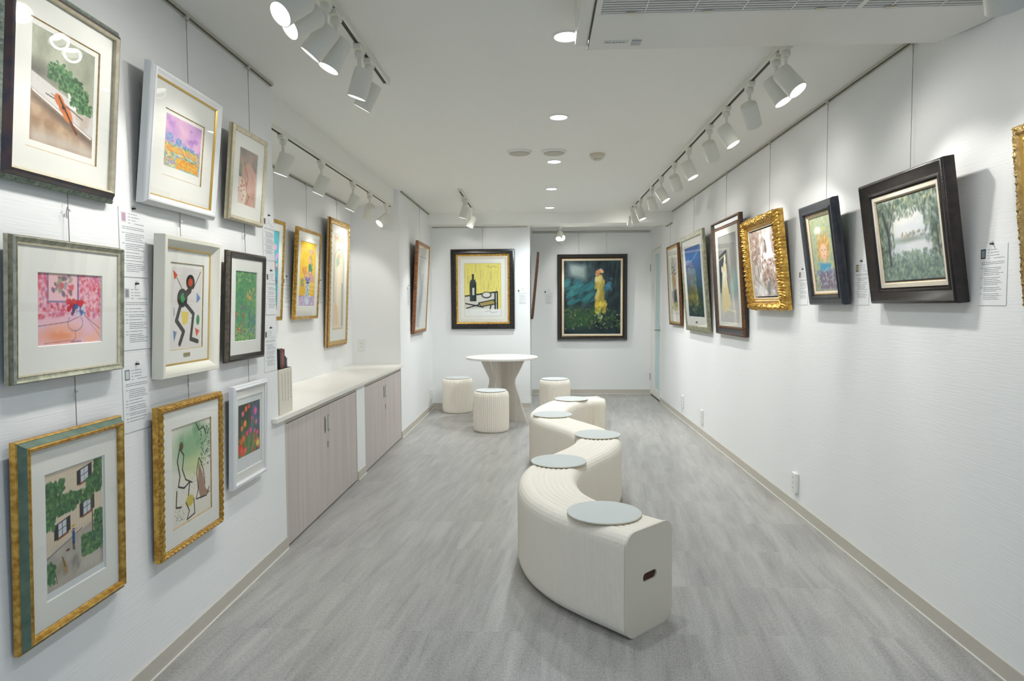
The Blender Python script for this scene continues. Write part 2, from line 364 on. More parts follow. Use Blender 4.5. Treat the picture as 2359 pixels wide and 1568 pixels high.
# ------------------------------------------------------------------ air conditioner cassette hanging below the ceiling
ac = empty('air_conditioner', (.86, 2.2, H), 'white ceiling air conditioner with a louvred grille', 'air conditioner')
def acp(n, mb, m, **k):
    o = mb.build(n, m, None, **k); o.parent = ac; o.matrix_parent_inverse = Matrix.Translation((-.86, -2.2, -H)); return o
Z0 = 2.30; Y1 = 2.685; X0, X1 = .192, 1.53
prof = [(X0, 2.08), (X1, 2.08), (1.592, 1.65), (1.592, 2.49), (X1, Y1), (X0, Y1)]
b = MB(); n = 6
# panel ring around the grille opening
gx0, gx1, gy0, gy1 = X0+.008, 1.50, 2.12, 2.375
b.box(X0, gx0, 2.08, Y1, Z0, Z0+.03).box(gx0, gx1, gy1, Y1, Z0, Z0+.03).box(gx0, gx1, 2.08, gy0, Z0, Z0+.03).box(gx1, X1, 2.08, Y1, Z0, Z0+.03)
b.add([(X1, 2.08, Z0), (1.592, 2.25, Z0), (1.592, 2.49, Z0), (X1, Y1, Z0), (X1, 2.08, Z0+.03), (1.592, 2.25, Z0+.03), (1.592, 2.49, Z0+.03), (X1, Y1, Z0+.03)], [(3,2,1,0),(4,5,6,7),(0,1,5,4),(1,2,6,5),(2,3,7,6)])
acp('front_panel', b, M['ac'])
acp('casing', MB().box(X0-.002, X1+.05, 2.09, Y1-.004, Z0+.031, H-.0005), M['ac'])
acp('side_cover', MB().box(X0-.052, X0-.003, 2.075, Y1-.02, Z0+.006, H-.0006), M['ac'], bevel=.006)
acp('seam_line', MB().box(X0-.003, X0, 2.08, Y1, Z0-.0004, Z0+.006), M['raildark'])
acp('grille_cavity', MB().box(gx0, gx1, gy0, gy1, Z0+.0285, Z0+.0295), M['acgrey'])
sl = MB()
y = gy1-.012
while y > gy0:
    sl.box(gx0+.012, gx1-.01, y-.0070, y, Z0+.003, Z0+.012); y -= .0175
acp('louvre_slats', sl, M['ac'])
dv = MB()
for i in range(8): dv.box(gx0+.165*(i+1)-.004, gx0+.165*(i+1), gy0, gy1, Z0+.001, Z0+.014)
dv.box(gx0, gx0+.012, gy0, gy1, Z0+.001, Z0+.02).box(gx0, gx1, gy1-.010, gy1, Z0+.0005, Z0+.02).box(1.075, 1.092, gy0, gy1, Z0, Z0+.02)
acp('grille_frame', dv, M['ac'])
for x in (.30, .56, .94, 1.17):
    acp('warning_sticker', MB().box(x, x+.035, gy1-.022, gy1-.009, Z0-.0015, Z0-.0005), M['beige'])
acp('control_strip', MB().box(.245, .34, 2.594, 2.624, Z0-.001, Z0+.001), mat('control_strip', (208, 208, 202), .4))
acp('sensor_window', MB().box(.352, .388, 2.594, 2.64, Z0-.004, Z0), mat('sensor_window', (176, 178, 178), .4), bevel=.002)
tx = MB()
for a, c in ((.252, .266), (.268, .274), (.279, .288), (.291, .298), (.302, .309), (.311, .318), (.320, .326)): tx.box(a, c, 2.607, 2.613, Z0-.0016, Z0-.001)
acp('control_marks', tx, M['ink'])

# ------------------------------------------------------------------ picture rails, hooks and wires
def prail(label, p0, p1, n):      # n = direction into the room
    p0, p1, n = Vector(p0), Vector(p1), Vector(n); d = (p1-p0).normalized(); L = (p1-p0).length
    Mx = Matrix((d, n, d.cross(n) if d.cross(n).z > 0 else -d.cross(n))).transposed().to_4x4(); Mx.translation = p0
    o = empty('picture_rail', Mx, label, 'picture rail', 'picture rails')
    MB().box(0, L, .0, .010, -.016, 0).box(0, L, .018, .022, -.012, 0).box(0, L, .01, .018, -.003, 0).build('channel', M['rail'], o)
    MB().box(.002, L-.002, .010, .018, -.0042, -.0031).box(.002, L-.002, .0101, .0185, -.0135, -.0125).build('groove', M['raildark'], o)
prail('picture rail along the top of the near left wall', (XL, YN+.3, H), (XL, YW-.02, H), (1, 0, 0))
prail('picture rail on the back wall of the alcove', (XA, YW+.02, ZA), (XA, YE-.02, ZA), (1, 0, 0))
prail('picture rail at the top of the far left wall', (XL, YE+.08, H), (XL, YBM-.01, H), (1, 0, 0))
prail('picture rail along the long right wall', (XR, YN+.3, H), (XR, YBM-.02, H), (-1, 0, 0))
prail('short picture rail under the beam on the right wall', (XR, 8.17, ZBM), (XR, 8.52, ZBM), (-1, 0, 0))
prail('picture rail above the yellow still life', (XL+.02, YA, ZBM), (XC-.03, YA, ZBM), (0, -1, 0))
prail('picture rail across the recess back wall', (XC+.02, YB, ZR-.012), (XR-.02, YB, ZR-.012), (0, -1, 0))
def wire(p, n, z0, z1, label, group='picture hanging wires'):
    """steel cord from a rail at height z1 down to z0"""
    px, py = p; nx, ny = n; g = .014
    o = empty('hanging_wire', (px+nx*g, py+ny*g, z1), label, 'wire', group)
    MB().box(-.009, .009, -.009, .009, -.022, -.004).build('rail_slider', M['rail'], o, bevel=.002)
    pts = [(0, 0, -.020)] + [(.006*math.sin(a)*abs(ny), .006*math.sin(a)*abs(nx), -.030-.006*math.cos(a)+.0) for a in (PI*.8, PI*.5, 0, -PI*.5, -PI*.7)]
    MB().tube(pts, .0016, 6).build('hook', M['steel'], o, smooth=True)
    MB().tube([(0, 0, -.030), (0, 0, z0-z1)], .0011, 6).build('cord', M['wire'], o)
    MB().lathe([(.0024, -.062), (.0024, -.038)], 8).build('crimp', M['steel'], o)
    return o

# ------------------------------------------------------------------ painting kit (small raster canvases)
class Cv:
    def __init__(s, w, h, res, col, seed=0):
        s.nx = max(20, int(round(w/res))); s.ny = max(20, int(round(h/res))); s.w, s.h = w, h
        s.a = np.tile(np.array(col, float), (s.ny, s.nx, 1)); s.rng = np.random.RandomState(seed)
        yy, xx = np.mgrid[0:s.ny, 0:s.nx]; s.U = xx/(s.nx-1); s.V = yy/(s.ny-1); s.asp = h/w   # U right, V up
    def mixm(s, m, col):
        m = np.clip(m, 0, 1)[..., None]; s.a = s.a*(1-m) + np.array(col, float)*m
    def noise(s, fx, fy=None, seed=None, oct=3):
        fy = fy or fx; r = np.random.RandomState(seed) if seed is not None else s.rng; out = np.zeros_like(s.U); amp = 1; tot = 0
        for k in range(oct):
            gx, gy = int(fx*2**k)+2, int(fy*2**k)+2; g = r.rand(gy+1, gx+1)
            x = s.U*(gx-1); y = s.V*(gy-1); xi = np.floor(x).astype(int); yi = np.floor(y).astype(int); fxx = x-xi; fyy = y-yi
            fxx = fxx*fxx*(3-2*fxx); fyy = fyy*fyy*(3-2*fyy)
            out += amp*(g[yi, xi]*(1-fxx)*(1-fyy)+g[yi, xi+1]*fxx*(1-fyy)+g[yi+1, xi]*(1-fxx)*fyy+g[yi+1, xi+1]*fxx*fyy); tot += amp; amp *= .55
        return out/tot
    def wash(s, col, f=6, lo=.4, hi=.65, fy=None, region=None, k=1.):
        m = np.clip((s.noise(f, fy)-lo)/(hi-lo), 0, 1)*k
        if region is not None: m = m*region
        s.mixm(m, col)
    def rect(s, u0, v0, u1, v1, soft=.004):
        f = lambda t: np.clip(t/soft+.5, 0, 1)
        return f(s.U-u0)*f(u1-s.U)*f(s.V-v0)*f(v1-s.V)
    def ell(s, cu, cv, ru, rv, soft=.15, ang=0):
        x = (s.U-cu); y = (s.V-cv)*s.asp; c, q = math.cos(ang), math.sin(ang); X = (x*c+y*q)/ru; Y = (-x*q+y*c)/(rv*s.asp)
        return np.clip((1-np.sqrt(X*X+Y*Y))/soft, 0, 1)
    def poly(s, pts, soft=.006):
        """convex or concave polygon, even-odd with soft edge by distance"""
        ins = np.zeros_like(s.U, bool); d = np.full_like(s.U, 9.); n = len(pts)
        for i in range(n):
            (x0, y0), (x1, y1) = pts[i], pts[(i+1) % n]
            c = ((y0 > s.V) != (y1 > s.V)); ins ^= c & (s.U < (x1-x0)*(s.V-y0)/((y1-y0) if y1 != y0 else 1e-9)+x0)
            d = np.minimum(d, s.seg(x0, y0, x1, y1))
        return np.clip(np.where(ins, d, -d)/soft+.5, 0, 1)
    def seg(s, x0, y0, x1, y1):
        a = s.asp; dx, dy = x1-x0, (y1-y0)*a; L = dx*dx+dy*dy+1e-12
        t = np.clip(((s.U-x0)*dx+(s.V-y0)*a*dy)/L, 0, 1)
        return np.hypot(s.U-x0-t*dx, (s.V-y0)*a-t*dy)
    def line(s, pts, r, col, k=1., soft=.004):
        d = np.full_like(s.U, 9.)
        for i in range(len(pts)-1): d = np.minimum(d, s.seg(*pts[i], *pts[i+1]))
        s.mixm(np.clip((r-d)/soft+.5, 0, 1)*k, col)
    def dabs(s, n, box_, cols, r=(.008, .02), k=.8, el=1., ang=None, mask=None):
        u0, v0, u1, v1 = box_
        for i in range(n):
            u, v = s.rng.uniform(u0, u1), s.rng.uniform(v0, v1)
            if mask is not None and mask[min(s.ny-1, max(0, int(v*(s.ny-1)))), min(s.nx-1, max(0, int(u*(s.nx-1))))] < .3: continue
            q = s.rng.uniform(*r); a = s.rng.uniform(0, PI) if ang is None else ang+s.rng.uniform(-.3, .3)
            i0 = int(max(0, (u-q*el*1.2)*s.nx)); i1 = int(min(s.nx, (u+q*el*1.2)*s.nx+2)); j0 = int(max(0, (v-q*el*1.2/s.asp)*s.ny)); j1 = int(min(s.ny, (v+q*el*1.2/s.asp)*s.ny+2))
            if i1 <= i0 or j1 <= j0: continue
            x = s.U[j0:j1, i0:i1]-u; y = (s.V[j0:j1, i0:i1]-v)*s.asp; c, z = math.cos(a), math.sin(a)
            X = (x*c+y*z)/(q*el); Y = (-x*z+y*c)/q
            m = (np.clip((1-np.sqrt(X*X+Y*Y))/.35, 0, 1)*k)[..., None]; col = np.array(cols[s.rng.randint(len(cols))], float)
            s.a[j0:j1, i0:i1] = s.a[j0:j1, i0:i1]*(1-m)+col*m
    def grain(s, amt=6):
        s.a = np.clip(s.a + s.rng.randn(s.ny, s.nx, 1)*amt, 0, 255)
    def mesh(s, name, parent, z=0., cx=0., cy=0.):
        """lay the canvas out in the picture plane, centred at cx, bottom at cy"""
        xs = (s.U-.5)*s.w+cx; ys = s.V*s.h+cy; co = np.stack([xs, ys, np.full_like(xs, z)], -1).reshape(-1, 3)
        idx = np.arange(s.nx*s.ny).reshape(s.ny, s.nx); q = np.stack([idx[:-1, :-1], idx[:-1, 1:], idx[1:, 1:], idx[1:, :-1]], -1).reshape(-1, 4)
        me = bpy.data.meshes.new(name); me.vertices.add(len(co)); me.vertices.foreach_set('co', co.ravel().astype('f4'))
        me.loops.add(q.size); me.loops.foreach_set('vertex_index', q.ravel().astype('i4')); me.polygons.add(len(q))
        me.polygons.foreach_set('loop_start', (np.arange(len(q))*4).astype('i4')); me.update(); me.validate()
        c = np.clip(s.a, 0, 255)/255; c = np.where(c <= .04045, c/12.92, ((c+.055)/1.055)**2.4)
        at = me.color_attributes.new('paint', 'FLOAT_COLOR', 'POINT'); at.data.foreach_set('color', np.concatenate([c, np.ones((s.ny, s.nx, 1))], -1).reshape(-1).astype('f4'))
        me.materials.append(M['art']); o = bpy.data.objects.new(name, me); COL.objects.link(o); o.parent = parent; return o
# ------------------------------------------------------------------ the pictures' own imagery
def art_violin(w, h):
    c = Cv(w, h, .0016, (176, 180, 158), 1)
    c.wash((150, 154, 134), 4, .35, .7); c.wash((200, 198, 186), 3, .5, .8, region=c.ell(.45, .72, .35, .2, .9))
    c.mixm(c.ell(.08, .62, .5, .13, .9)*.75, (96, 92, 86))
    c.mixm(c.poly([(0, .60), (1, .40), (1, .18), (0, .44)]), (208, 203, 198)); c.wash((190, 176, 164), 5, .45, .7, region=c.poly([(.4, .52), (1, .40), (1, .18), (.4, .34)]))
    c.mixm(c.poly([(0, .44), (1, .18), (1, 0), (0, 0)]), (186, 160, 132)); c.wash((160, 132, 106), 5, .4, .7, region=c.poly([(0, .42), (1, .16), (1, 0), (0, 0)]))
    c.mixm(c.poly([(0, .44), (1, .18), (1, .10), (0, .36)], .08)*.7, (92, 82, 74)); c.mixm(c.rect(0, 0, 1, .10, .12)*.8, (200, 194, 186))
    c.line([(.03, .437), (.97, .187)], .008, (236, 234, 228))
    g = [(62, 104, 66), (86, 132, 84), (48, 84, 54), (110, 150, 98)]
    c.mixm(c.poly([(.56, .54), (.72, .50), (.70, .40), (.60, .40)]), (226, 224, 220))
    for bx, n in (((.25, .60, .62, .74), 170), ((.42, .54, .80, .70), 210), ((.6, .44, .9, .62), 120), ((.72, .40, .97, .50), 60), ((.38, .70, .5, .78), 20)): c.dabs(n, bx, g, (.012, .024), .85, 1.6)
    c.line([(.22, .45), (.55, .41), (.82, .34)], .006, (70, 58, 50)); c.line([(.30, .47), (.60, .39)], .004, (90, 78, 66))
    c.mixm(c.ell(.43, .435, .095, .055, .2, -.6), (196, 112, 62)); c.mixm(c.ell(.56, .335, .115, .062, .2, -.7), (204, 122, 72)); c.mixm(c.ell(.49, .385, .075, .05, .2), (190, 106, 60))
    c.line([(.42, .47), (.58, .32), (.70, .20)], .012, (60, 38, 28)); c.line([(.62, .28), (.72, .19)], .02, (110, 64, 40)); c.mixm(c.ell(.5, .385, .035, .018, .3), (50, 34, 28))
    c.grain(4); return c
def art_lilac(w, h):
    c = Cv(w, h, .0016, (190, 150, 204), 2)
    c.wash((224, 178, 214), 3, .35, .6); c.mixm(c.poly([(.25, 1), (.75, 1), (.62, .45), (.35, .45)], .3)*.55, (240, 200, 206)); c.wash((170, 124, 190), 5, .55, .8)
    c.mixm(c.rect(-.1, -.1, 1.1, .46, .1), (206, 214, 226))
    for u, v, r in ((.12, .58, .10), (.36, .54, .10), (.54, .47, .07), (.63, .46, .05), (.73, .45, .09), (.92, .42, .05)): c.dabs(60, (u-r*.8, v-r*.6, u+r*.8, v+r*.6), [(120, 160, 200), (148, 180, 214), (110, 140, 186)], (.012, .025), .7)
    c.dabs(1000, (0, 0, 1, .46), [(240, 196, 96), (228, 160, 70), (120, 186, 150), (146, 200, 190), (126, 170, 214), (178, 150, 206), (244, 226, 150), (92, 160, 130)], (.012, .02), .7, 2.2, -.25)
    c.dabs(260, (.35, .04, .95, .22), [(240, 186, 70), (232, 150, 60)], (.010, .018), .8, 2.2, -.35); c.dabs(200, (0, .3, .9, .42), [(238, 190, 90), (226, 150, 90)], (.010, .018), .7, 2, -.2)
    return c
def art_flowing(w, h):
    c = Cv(w, h, .0016, (200, 160, 144), 3)
    c.mixm(c.poly([(0, 1), (1, 1), (1, .62), (.55, .80), (.3, .7), (0, .80)], .04), (138, 132, 124))
    for i in range(22): u = i/22; c.line([(u*1.1, .99), (u*1.1+.12, .84+.05*math.sin(i*3)), (u*1.1+.2, .74)], .006, (70, 66, 64) if i % 2 else (206, 200, 190), .8)
    c.mixm(c.poly([(0, .78), (.22, .70), (.2, .50), (0, .46)]), (96, 128, 104)); c.mixm(c.poly([(.0, .5), (.3, .46), (.52, .25), (.4, 0), (0, 0)], .02), (222, 208, 190))
    c.dabs(16, (.05, .05, .5, .45), [(176, 84, 54)], (.022, .032), .9, 1.3); c.line([(.3, .72), (.55, .50), (.44, .30), (.62, .16), (.5, 0)], .012, (120, 92, 82)); c.line([(.72, .6), (.92, .4), (.8, .1)], .007, (140, 104, 92))
    c.wash((214, 178, 160), 4, .4, .7, k=.5); c.dabs(6, (.6, .02, .98, .2), [(150, 160, 120), (176, 84, 54)], (.02, .03), .8); return c
def art_pinkroom(w, h):
    c = Cv(w, h, .0017, (228, 176, 190), 4)
    c.dabs(800, (0, .36, 1, 1), [(214, 90, 104), (232, 150, 166), (196, 120, 160), (240, 196, 204), (206, 72, 90)], (.012, .026), .55, 1.5)
    c.mixm(c.rect(.16, .60, .60, 1.05), (236, 190, 196)); c.dabs(28, (.2, .68, .57, .99), [(90, 84, 104), (150, 140, 150), (206, 90, 100), (150, 156, 128)], (.018, .035), .75, 1.5)
    for k, (a, b) in enumerate(((.150, .60), (.165, .614))): c.line([(a, 1), (a, 1-.4+k*.015), (.77-a, 1-.4+k*.015), (.77-a, 1)], .005, (86, 96, 146), .8)
    c.mixm(c.poly([(0, .36), (.72, .44), (1, .15), (1, 0), (0, 0)], .02)*.9, (232, 186, 200)); c.mixm(c.ell(.35, .14, .42, .17, .8)*.85, (232, 138, 84)); c.wash((240, 176, 150), 4, .4, .7, region=c.rect(0, 0, 1, .3, .1))
    c.line([(0, .27), (.46, .32), (.70, .42), (.98, .20)], .004, (120, 90, 120)); c.line([(.72, .42), (1, .06)], .003, (120, 90, 120), .7)
    c.dabs(20, (.44, .50, .70, .62), [(190, 36, 48), (206, 60, 66)], (.03, .045), .85); c.dabs(24, (.52, .38, .72, .56), [(70, 92, 150), (60, 72, 120), (214, 216, 230)], (.025, .04), .8)
    c.line([(.57+.12*math.cos(t), .30+.115*math.sin(t)) for t in np.linspace(2.4, 7, 16)], .005, (120, 126, 160)); c.line([(.57, .19), (.57, .07), (.5, .03), (.66, .03)], .005, (140, 110, 130)); c.line([(.1, .03), (.5, .05)], .004, (150, 70, 60), .6); return c
def art_inkshapes(w, h):
    c = Cv(w, h, .0017, (226, 222, 216), 5); c.dabs(250, (0, 0, 1, 1), [(206, 200, 196)], (.003, .005), .6, 5, PI/2)
    K = (40, 38, 38)
    c.mixm(c.ell(.62, .82, .15, .10, .06), K); c.mixm(c.ell(.62, .82, .08, .055, .1), (206, 74, 40)); c.mixm(c.ell(.36, .62, .17, .12, .05), K); c.mixm(c.ell(.38, .62, .08, .065, .1), (40, 150, 84))
    c.line([(.30, .52), (.18, .34), (.42, .20), (.30, .05)], .045, K); c.line([(.44, .56), (.74, .42), (.66, .10), (.9, .06)], .04, K); c.mixm(c.poly([(.32, .46), (.58, .44), (.54, .30), (.38, .28)]), (228, 206, 92))
    c.line([(.60, .72), (.46, .66)], .06, K); c.line([(.1, .92), (.34, .74)], .008, K); c.line([(.72, .74), (.96, .96)], .008, K); c.mixm(c.poly([(.05, .96), (.2, .9), (.1, .84)]), (206, 84, 48)); c.mixm(c.poly([(.84, .7), (.98, .62), (.84, .56)]), (108, 146, 190))
    c.mixm(c.ell(.90, .34, .06, .07, .1), (40, 140, 80)); c.mixm(c.poly([(.8, .24), (.96, .2), (.86, .12)]), (212, 80, 48)); c.mixm(c.poly([(.08, .22), (.2, .2), (.12, .08)]), (96, 130, 170)); c.line([(.1, .5), (.1, .4)], .006, K); c.dabs(10, (.05, .05, .95, .95), [K], (.006, .012), .9); return c
def art_greenpatch(w, h):
    c = Cv(w, h, .0017, (74, 146, 92), 6); c.dabs(500, (0, 0, 1, 1), [(96, 160, 100), (60, 128, 84), (128, 172, 100), (84, 140, 130), (150, 176, 96)], (.02, .045), .5, 1.4)
    c.dabs(12, (.5, .6, .95, .75), [(212, 170, 96), (196, 180, 110)], (.03, .06), .8); c.dabs(16, (.02, .1, .4, .4), [(186, 70, 60), (214, 110, 90)], (.03, .05), .75); c.dabs(22, (.6, .1, 1, .4), [(50, 84, 160), (70, 120, 190)], (.03, .05), .6)
    c.dabs(120, (0, 0, 1, .2), [(176, 186, 90), (206, 200, 120)], (.015, .03), .6); c.dabs(10, (.2, .45, .5, .55), [(196, 90, 96), (120, 90, 130)], (.02, .03), .8); c.dabs(60, (0, .85, 1, 1), [(190, 196, 120), (70, 110, 120)], (.01, .03), .6, 2); return c
def art_house(w, h):
    c = Cv(w, h, .0016, (222, 208, 184), 7)
    for i in range(40): v = .28+i*.02; c.line([(0, v), (1, v+.10)], .0022, (186, 170, 146), .8)
    c.mixm(c.poly([(0, .30), (1, .48), (1, 0), (0, 0)], .02), (176, 170, 158)); c.wash((196, 190, 176), 4, .4, .7, region=c.rect(0, 0, 1, .36, .1)); c.wash((140, 136, 128), 5, .5, .75, region=c.rect(0, 0, 1, .22, .1))
    c.line([(0, .29), (.6, .42)], .010, (120, 112, 116), .7); G = [(62, 106, 68), (84, 130, 78), (48, 86, 60), (110, 150, 92), (70, 118, 84)]
    for x, y in ((.56, .82), (.16, .42), (.60, .52)):
        c.mixm(c.poly([(x-.035, y-.005), (x+.24, y+.035), (x+.24, y+.165), (x-.035, y+.125)]), (48, 52, 56)); c.mixm(c.poly([(x+.035, y+.01), (x+.17, y+.03), (x+.17, y+.145), (x+.035, y+.125)]), (206, 212, 220))
        c.line([(x+.1, y+.02), (x+.1, y+.135)], .005, (90, 96, 104)); c.line([(x+.035, y+.07), (x+.17, y+.09)], .005, (90, 96, 104)); c.line([(x+.01, y-.005), (x+.2, y+.02)], .011, (150, 90, 60))
    for bx, n in (((-.02, .76, .30, .92), 190), ((0, .62, .5, .78), 230), ((.35, .66, .8, .76), 160), ((.7, .70, 1, .86), 160), ((.84, .84, 1, 1.), 100), ((0, .52, .14, .7), 70), ((.84, .34, 1, .52), 120), ((.6, .16, 1, .34), 240), ((0, .06, .12, .24), 60)): c.dabs(n, bx, G, (.018, .034), .8, 1.3)
    c.line([(.80, .70), (.80, .34)], .010, (104, 84, 66)); c.line([(.45, .44), (.45, .33)], .022, (44, 84, 140)); c.line([(.44, .33), (.44, .27)], .008, (60, 40, 34)); c.line([(.46, .33), (.465, .26)], .008, (60, 40, 34)); c.line([(.41, .43), (.50, .44)], .008, (200, 150, 120)); c.mixm(c.ell(.45, .475, .035, .014, .2), (206, 176, 60)); c.mixm(c.ell(.35, .285, .04, .012, .3), (110, 60, 44))
    for q in range(4): c.line([(.15+q*.035, .12+q*.012), (.17+q*.035, .20+q*.012)], .006, (150, 150, 90)); 
    c.line([(.14, .12), (.16, .04)], .005, (70, 60, 50)); c.line([(.28, .20), (.32, .10)], .022, (176, 140, 84)); c.line([(.25, .25), (.30, .15)], .007, (90, 70, 50)); c.grain(3); return c
def art_inkwash(w, h):
    c = Cv(w, h, .0016, (232, 228, 214), 8); c.mixm(c.ell(.5, .76, .62, .30, .7)*.9, (132, 178, 132)); c.wash((96, 152, 108), 4, .45, .7, region=c.ell(.6, .85, .5, .2, .6)); c.mixm(c.ell(.55, .55, .4, .2, .8)*.6, (214, 220, 150)); c.dabs(120, (.72, .5, .98, .95), [(40, 76, 54), (70, 120, 80)], (.006, .014), .8, 1.8)
    K = (44, 36, 34)
    c.line([(.20, .78), (.14, .66), (.20, .50), (.16, .40), (.30, .36), (.44, .40), (.40, .26)], .012, K); c.line([(.20, .78), (.30, .70), (.26, .56), (.34, .44), (.50, .38)], .010, K); c.mixm(c.ell(.24, .80, .055, .05, .3)*.9, (90, 64, 50)); c.line([(.12, .36), (.10, .2), (.22, .18)], .012, K)
    c.mixm(c.poly([(.68, .56), (.78, .42), (.86, .24), (.98, .18), (.72, .16), (.64, .3)], .03)*.8, (146, 104, 80)); c.line([(.68, .60), (.62, .46), (.66, .28), (.60, .18), (.88, .16), (.96, .24)], .009, K); c.line([(.70, .60), (.80, .46), (.84, .3)], .009, K)
    c.mixm(c.ell(.44, .20, .12, .07, .3), (206, 186, 76)); c.line([(.34, .2), (.42, .10), (.36, .02), (.56, .04), (.54, .2)], .010, K); c.dabs(50, (.08, .04, .3, .2), [K, (110, 140, 100)], (.004, .010), .8); c.line([(.62, .98), (.7, .9), (.82, .92), (.88, .84)], .010, K); c.dabs(60, (.1, .3, .9, .5), [K], (.003, .006), .6, 2); return c
def art_tulips(w, h):
    c = Cv(w, h, .0016, (52, 66, 58), 9); c.wash((60, 90, 136), 4, .45, .65, region=c.rect(.6, .4, 1.1, 1.1, .2)); c.dabs(60, (0, 0, 1, .35), [(206, 120, 50), (190, 70, 40), (84, 130, 60)], (.05, .09), .8)
    for i in range(26): u = .12+.8*i/26; c.line([(.42+.3*(u-.5), 0), (u, .5+.2*math.sin(i*1.7))], .012, [(76, 130, 70), (104, 150, 80), (50, 96, 60)][i % 3])
    for u, v, q, cl in ((.2, .82, .07, (214, 110, 130)), (.34, .90, .08, (220, 90, 60)), (.48, .93, .06, (216, 80, 60)), (.78, .80, .10, (214, 80, 140)), (.30, .62, .09, (226, 140, 60)), (.16, .55, .07, (214, 120, 60)), (.82, .58, .07, (206, 90, 90)), (.55, .45, .09, (200, 70, 130)), (.38, .42, .08, (196, 60, 120)), (.74, .42, .06, (176, 90, 150)), (.22, .34, .10, (220, 100, 50)), (.88, .36, .07, (206, 80, 120)), (.12, .14, .14, (210, 70, 44)), (.30, .10, .10, (220, 90, 50)), (.9, .14, .09, (226, 196, 60)), (.62, .68, .06, (190, 60, 90))): c.mixm(c.ell(u, v, q, q*.9, .3, .5), cl); c.mixm(c.ell(u+q*.2, v, q*.4, q*.6, .5), tuple(min(255, x+30) for x in cl))
    return c
def art_turquoise(w, h):
    c = Cv(w, h, .003, (44, 172, 184), 10); c.wash((30, 150, 168), 5, .45, .7); c.dabs(22, (.45, .62, .95, .8), [(220, 140, 170), (200, 160, 200)], (.04, .07), .9); c.dabs(26, (.5, .3, .95, .6), [(214, 90, 70), (60, 70, 130), (230, 220, 210)], (.03, .05), .9); c.mixm(c.rect(.6, .06, .8, .3), (226, 230, 236)); c.mixm(c.rect(0, 0, 1, .05), (180, 160, 200)); return c
def art_yellowvase(w, h):
    c = Cv(w, h, .0026, (246, 206, 72), 11); c.wash((240, 190, 44), 4, .4, .7); c.mixm(c.rect(-.1, -.1, 1.1, .16), (206, 190, 216)); c.dabs(260, (0, 0, 1, .16), [(190, 130, 170), (226, 220, 236), (150, 130, 190)], (.015, .03), .7)
    c.line([(.52, .10), (.54, .36)], .12, (206, 222, 236)); c.dabs(40, (.42, .1, .64, .36), [(70, 90, 150), (100, 150, 170)], (.012, .02), .8); c.mixm(c.ell(.53, .43, .2, .045, .3), (90, 110, 180)); c.mixm(c.ell(.53, .37, .14, .02, .3), (60, 80, 140))
    for bx, cl in (((.25, .44, .8, .54), [(230, 220, 120), (216, 150, 180)]), ((.55, .52, .82, .88), [(206, 150, 190), (226, 180, 210), (140, 170, 120)]), ((.2, .5, .42, .62), [(230, 130, 60), (236, 160, 80)]), ((.58, .56, .76, .66), [(30, 130, 120)]), ((.10, .32, .3, .42), [(160, 180, 90), (214, 130, 160)]), ((.7, .4, .9, .52), [(216, 150, 180)])): c.dabs(26, bx, cl, (.03, .055), .85)
    return c
def art_nouveau(w, h):
    c = Cv(w, h, .003, (228, 216, 190), 12); c.mixm(c.rect(.04, .92, .96, .98), (206, 200, 170)); c.dabs(10, (.08, .93, .92, .97), [(200, 110, 80)], (.03, .04), .8)
    c.line([(.5+.42*math.cos(t), .66+.19*math.sin(t)) for t in np.linspace(0, PI, 18)], .02, (150, 170, 150)); c.line([(.08, .66), (.08, .3)], .02, (150, 170, 150)); c.line([(.92, .66), (.92, .3)], .02, (150, 170, 150))
    c.mixm(c.ell(.4, .72, .25, .09, .7)*.8, (150, 176, 150)); c.mixm(c.poly([(.35, .66), (.62, .7), (.75, .5), (.55, .3), (.78, .04), (.1, .04), (.3, .3), (.2, .5)], .05), (240, 226, 200)); c.mixm(c.poly([(.15, .3), (.5, .25), (.7, .05), (.1, .05)], .08)*.7, (232, 196, 156)); c.mixm(c.poly([(.78, .5), (.94, .5), (.94, .04), (.82, .04)], .03)*.7, (130, 150, 136)); c.mixm(c.ell(.5, .78, .12, .035, .4)*.7, (206, 150, 110))
    c.line([(.35, .6), (.28, .3), (.4, .06)], .008, (190, 170, 140)); c.line([(.02, .02), (.98, .02), (.98, .985), (.02, .985), (.02, .02)], .008, (170, 170, 140)); return c
def art_pencil(w, h):
    c = Cv(w, h, .0035, (232, 234, 232), 13)
    for i in range(16): u = .3+.3*c.rng.rand(); c.line([(u, .15+.2*c.rng.rand()), (u+.1*c.rng.randn(), .5), (u+.14*c.rng.randn(), .72)], .006, (150, 154, 156), .6)
    c.mixm(c.poly([(.1, .06), (.5, .1), (.6, .5), (.2, .4)], .15)*.4, (170, 186, 186)); c.line([(.05, .96), (.95, .96)], .004, (120, 110, 100)); return c
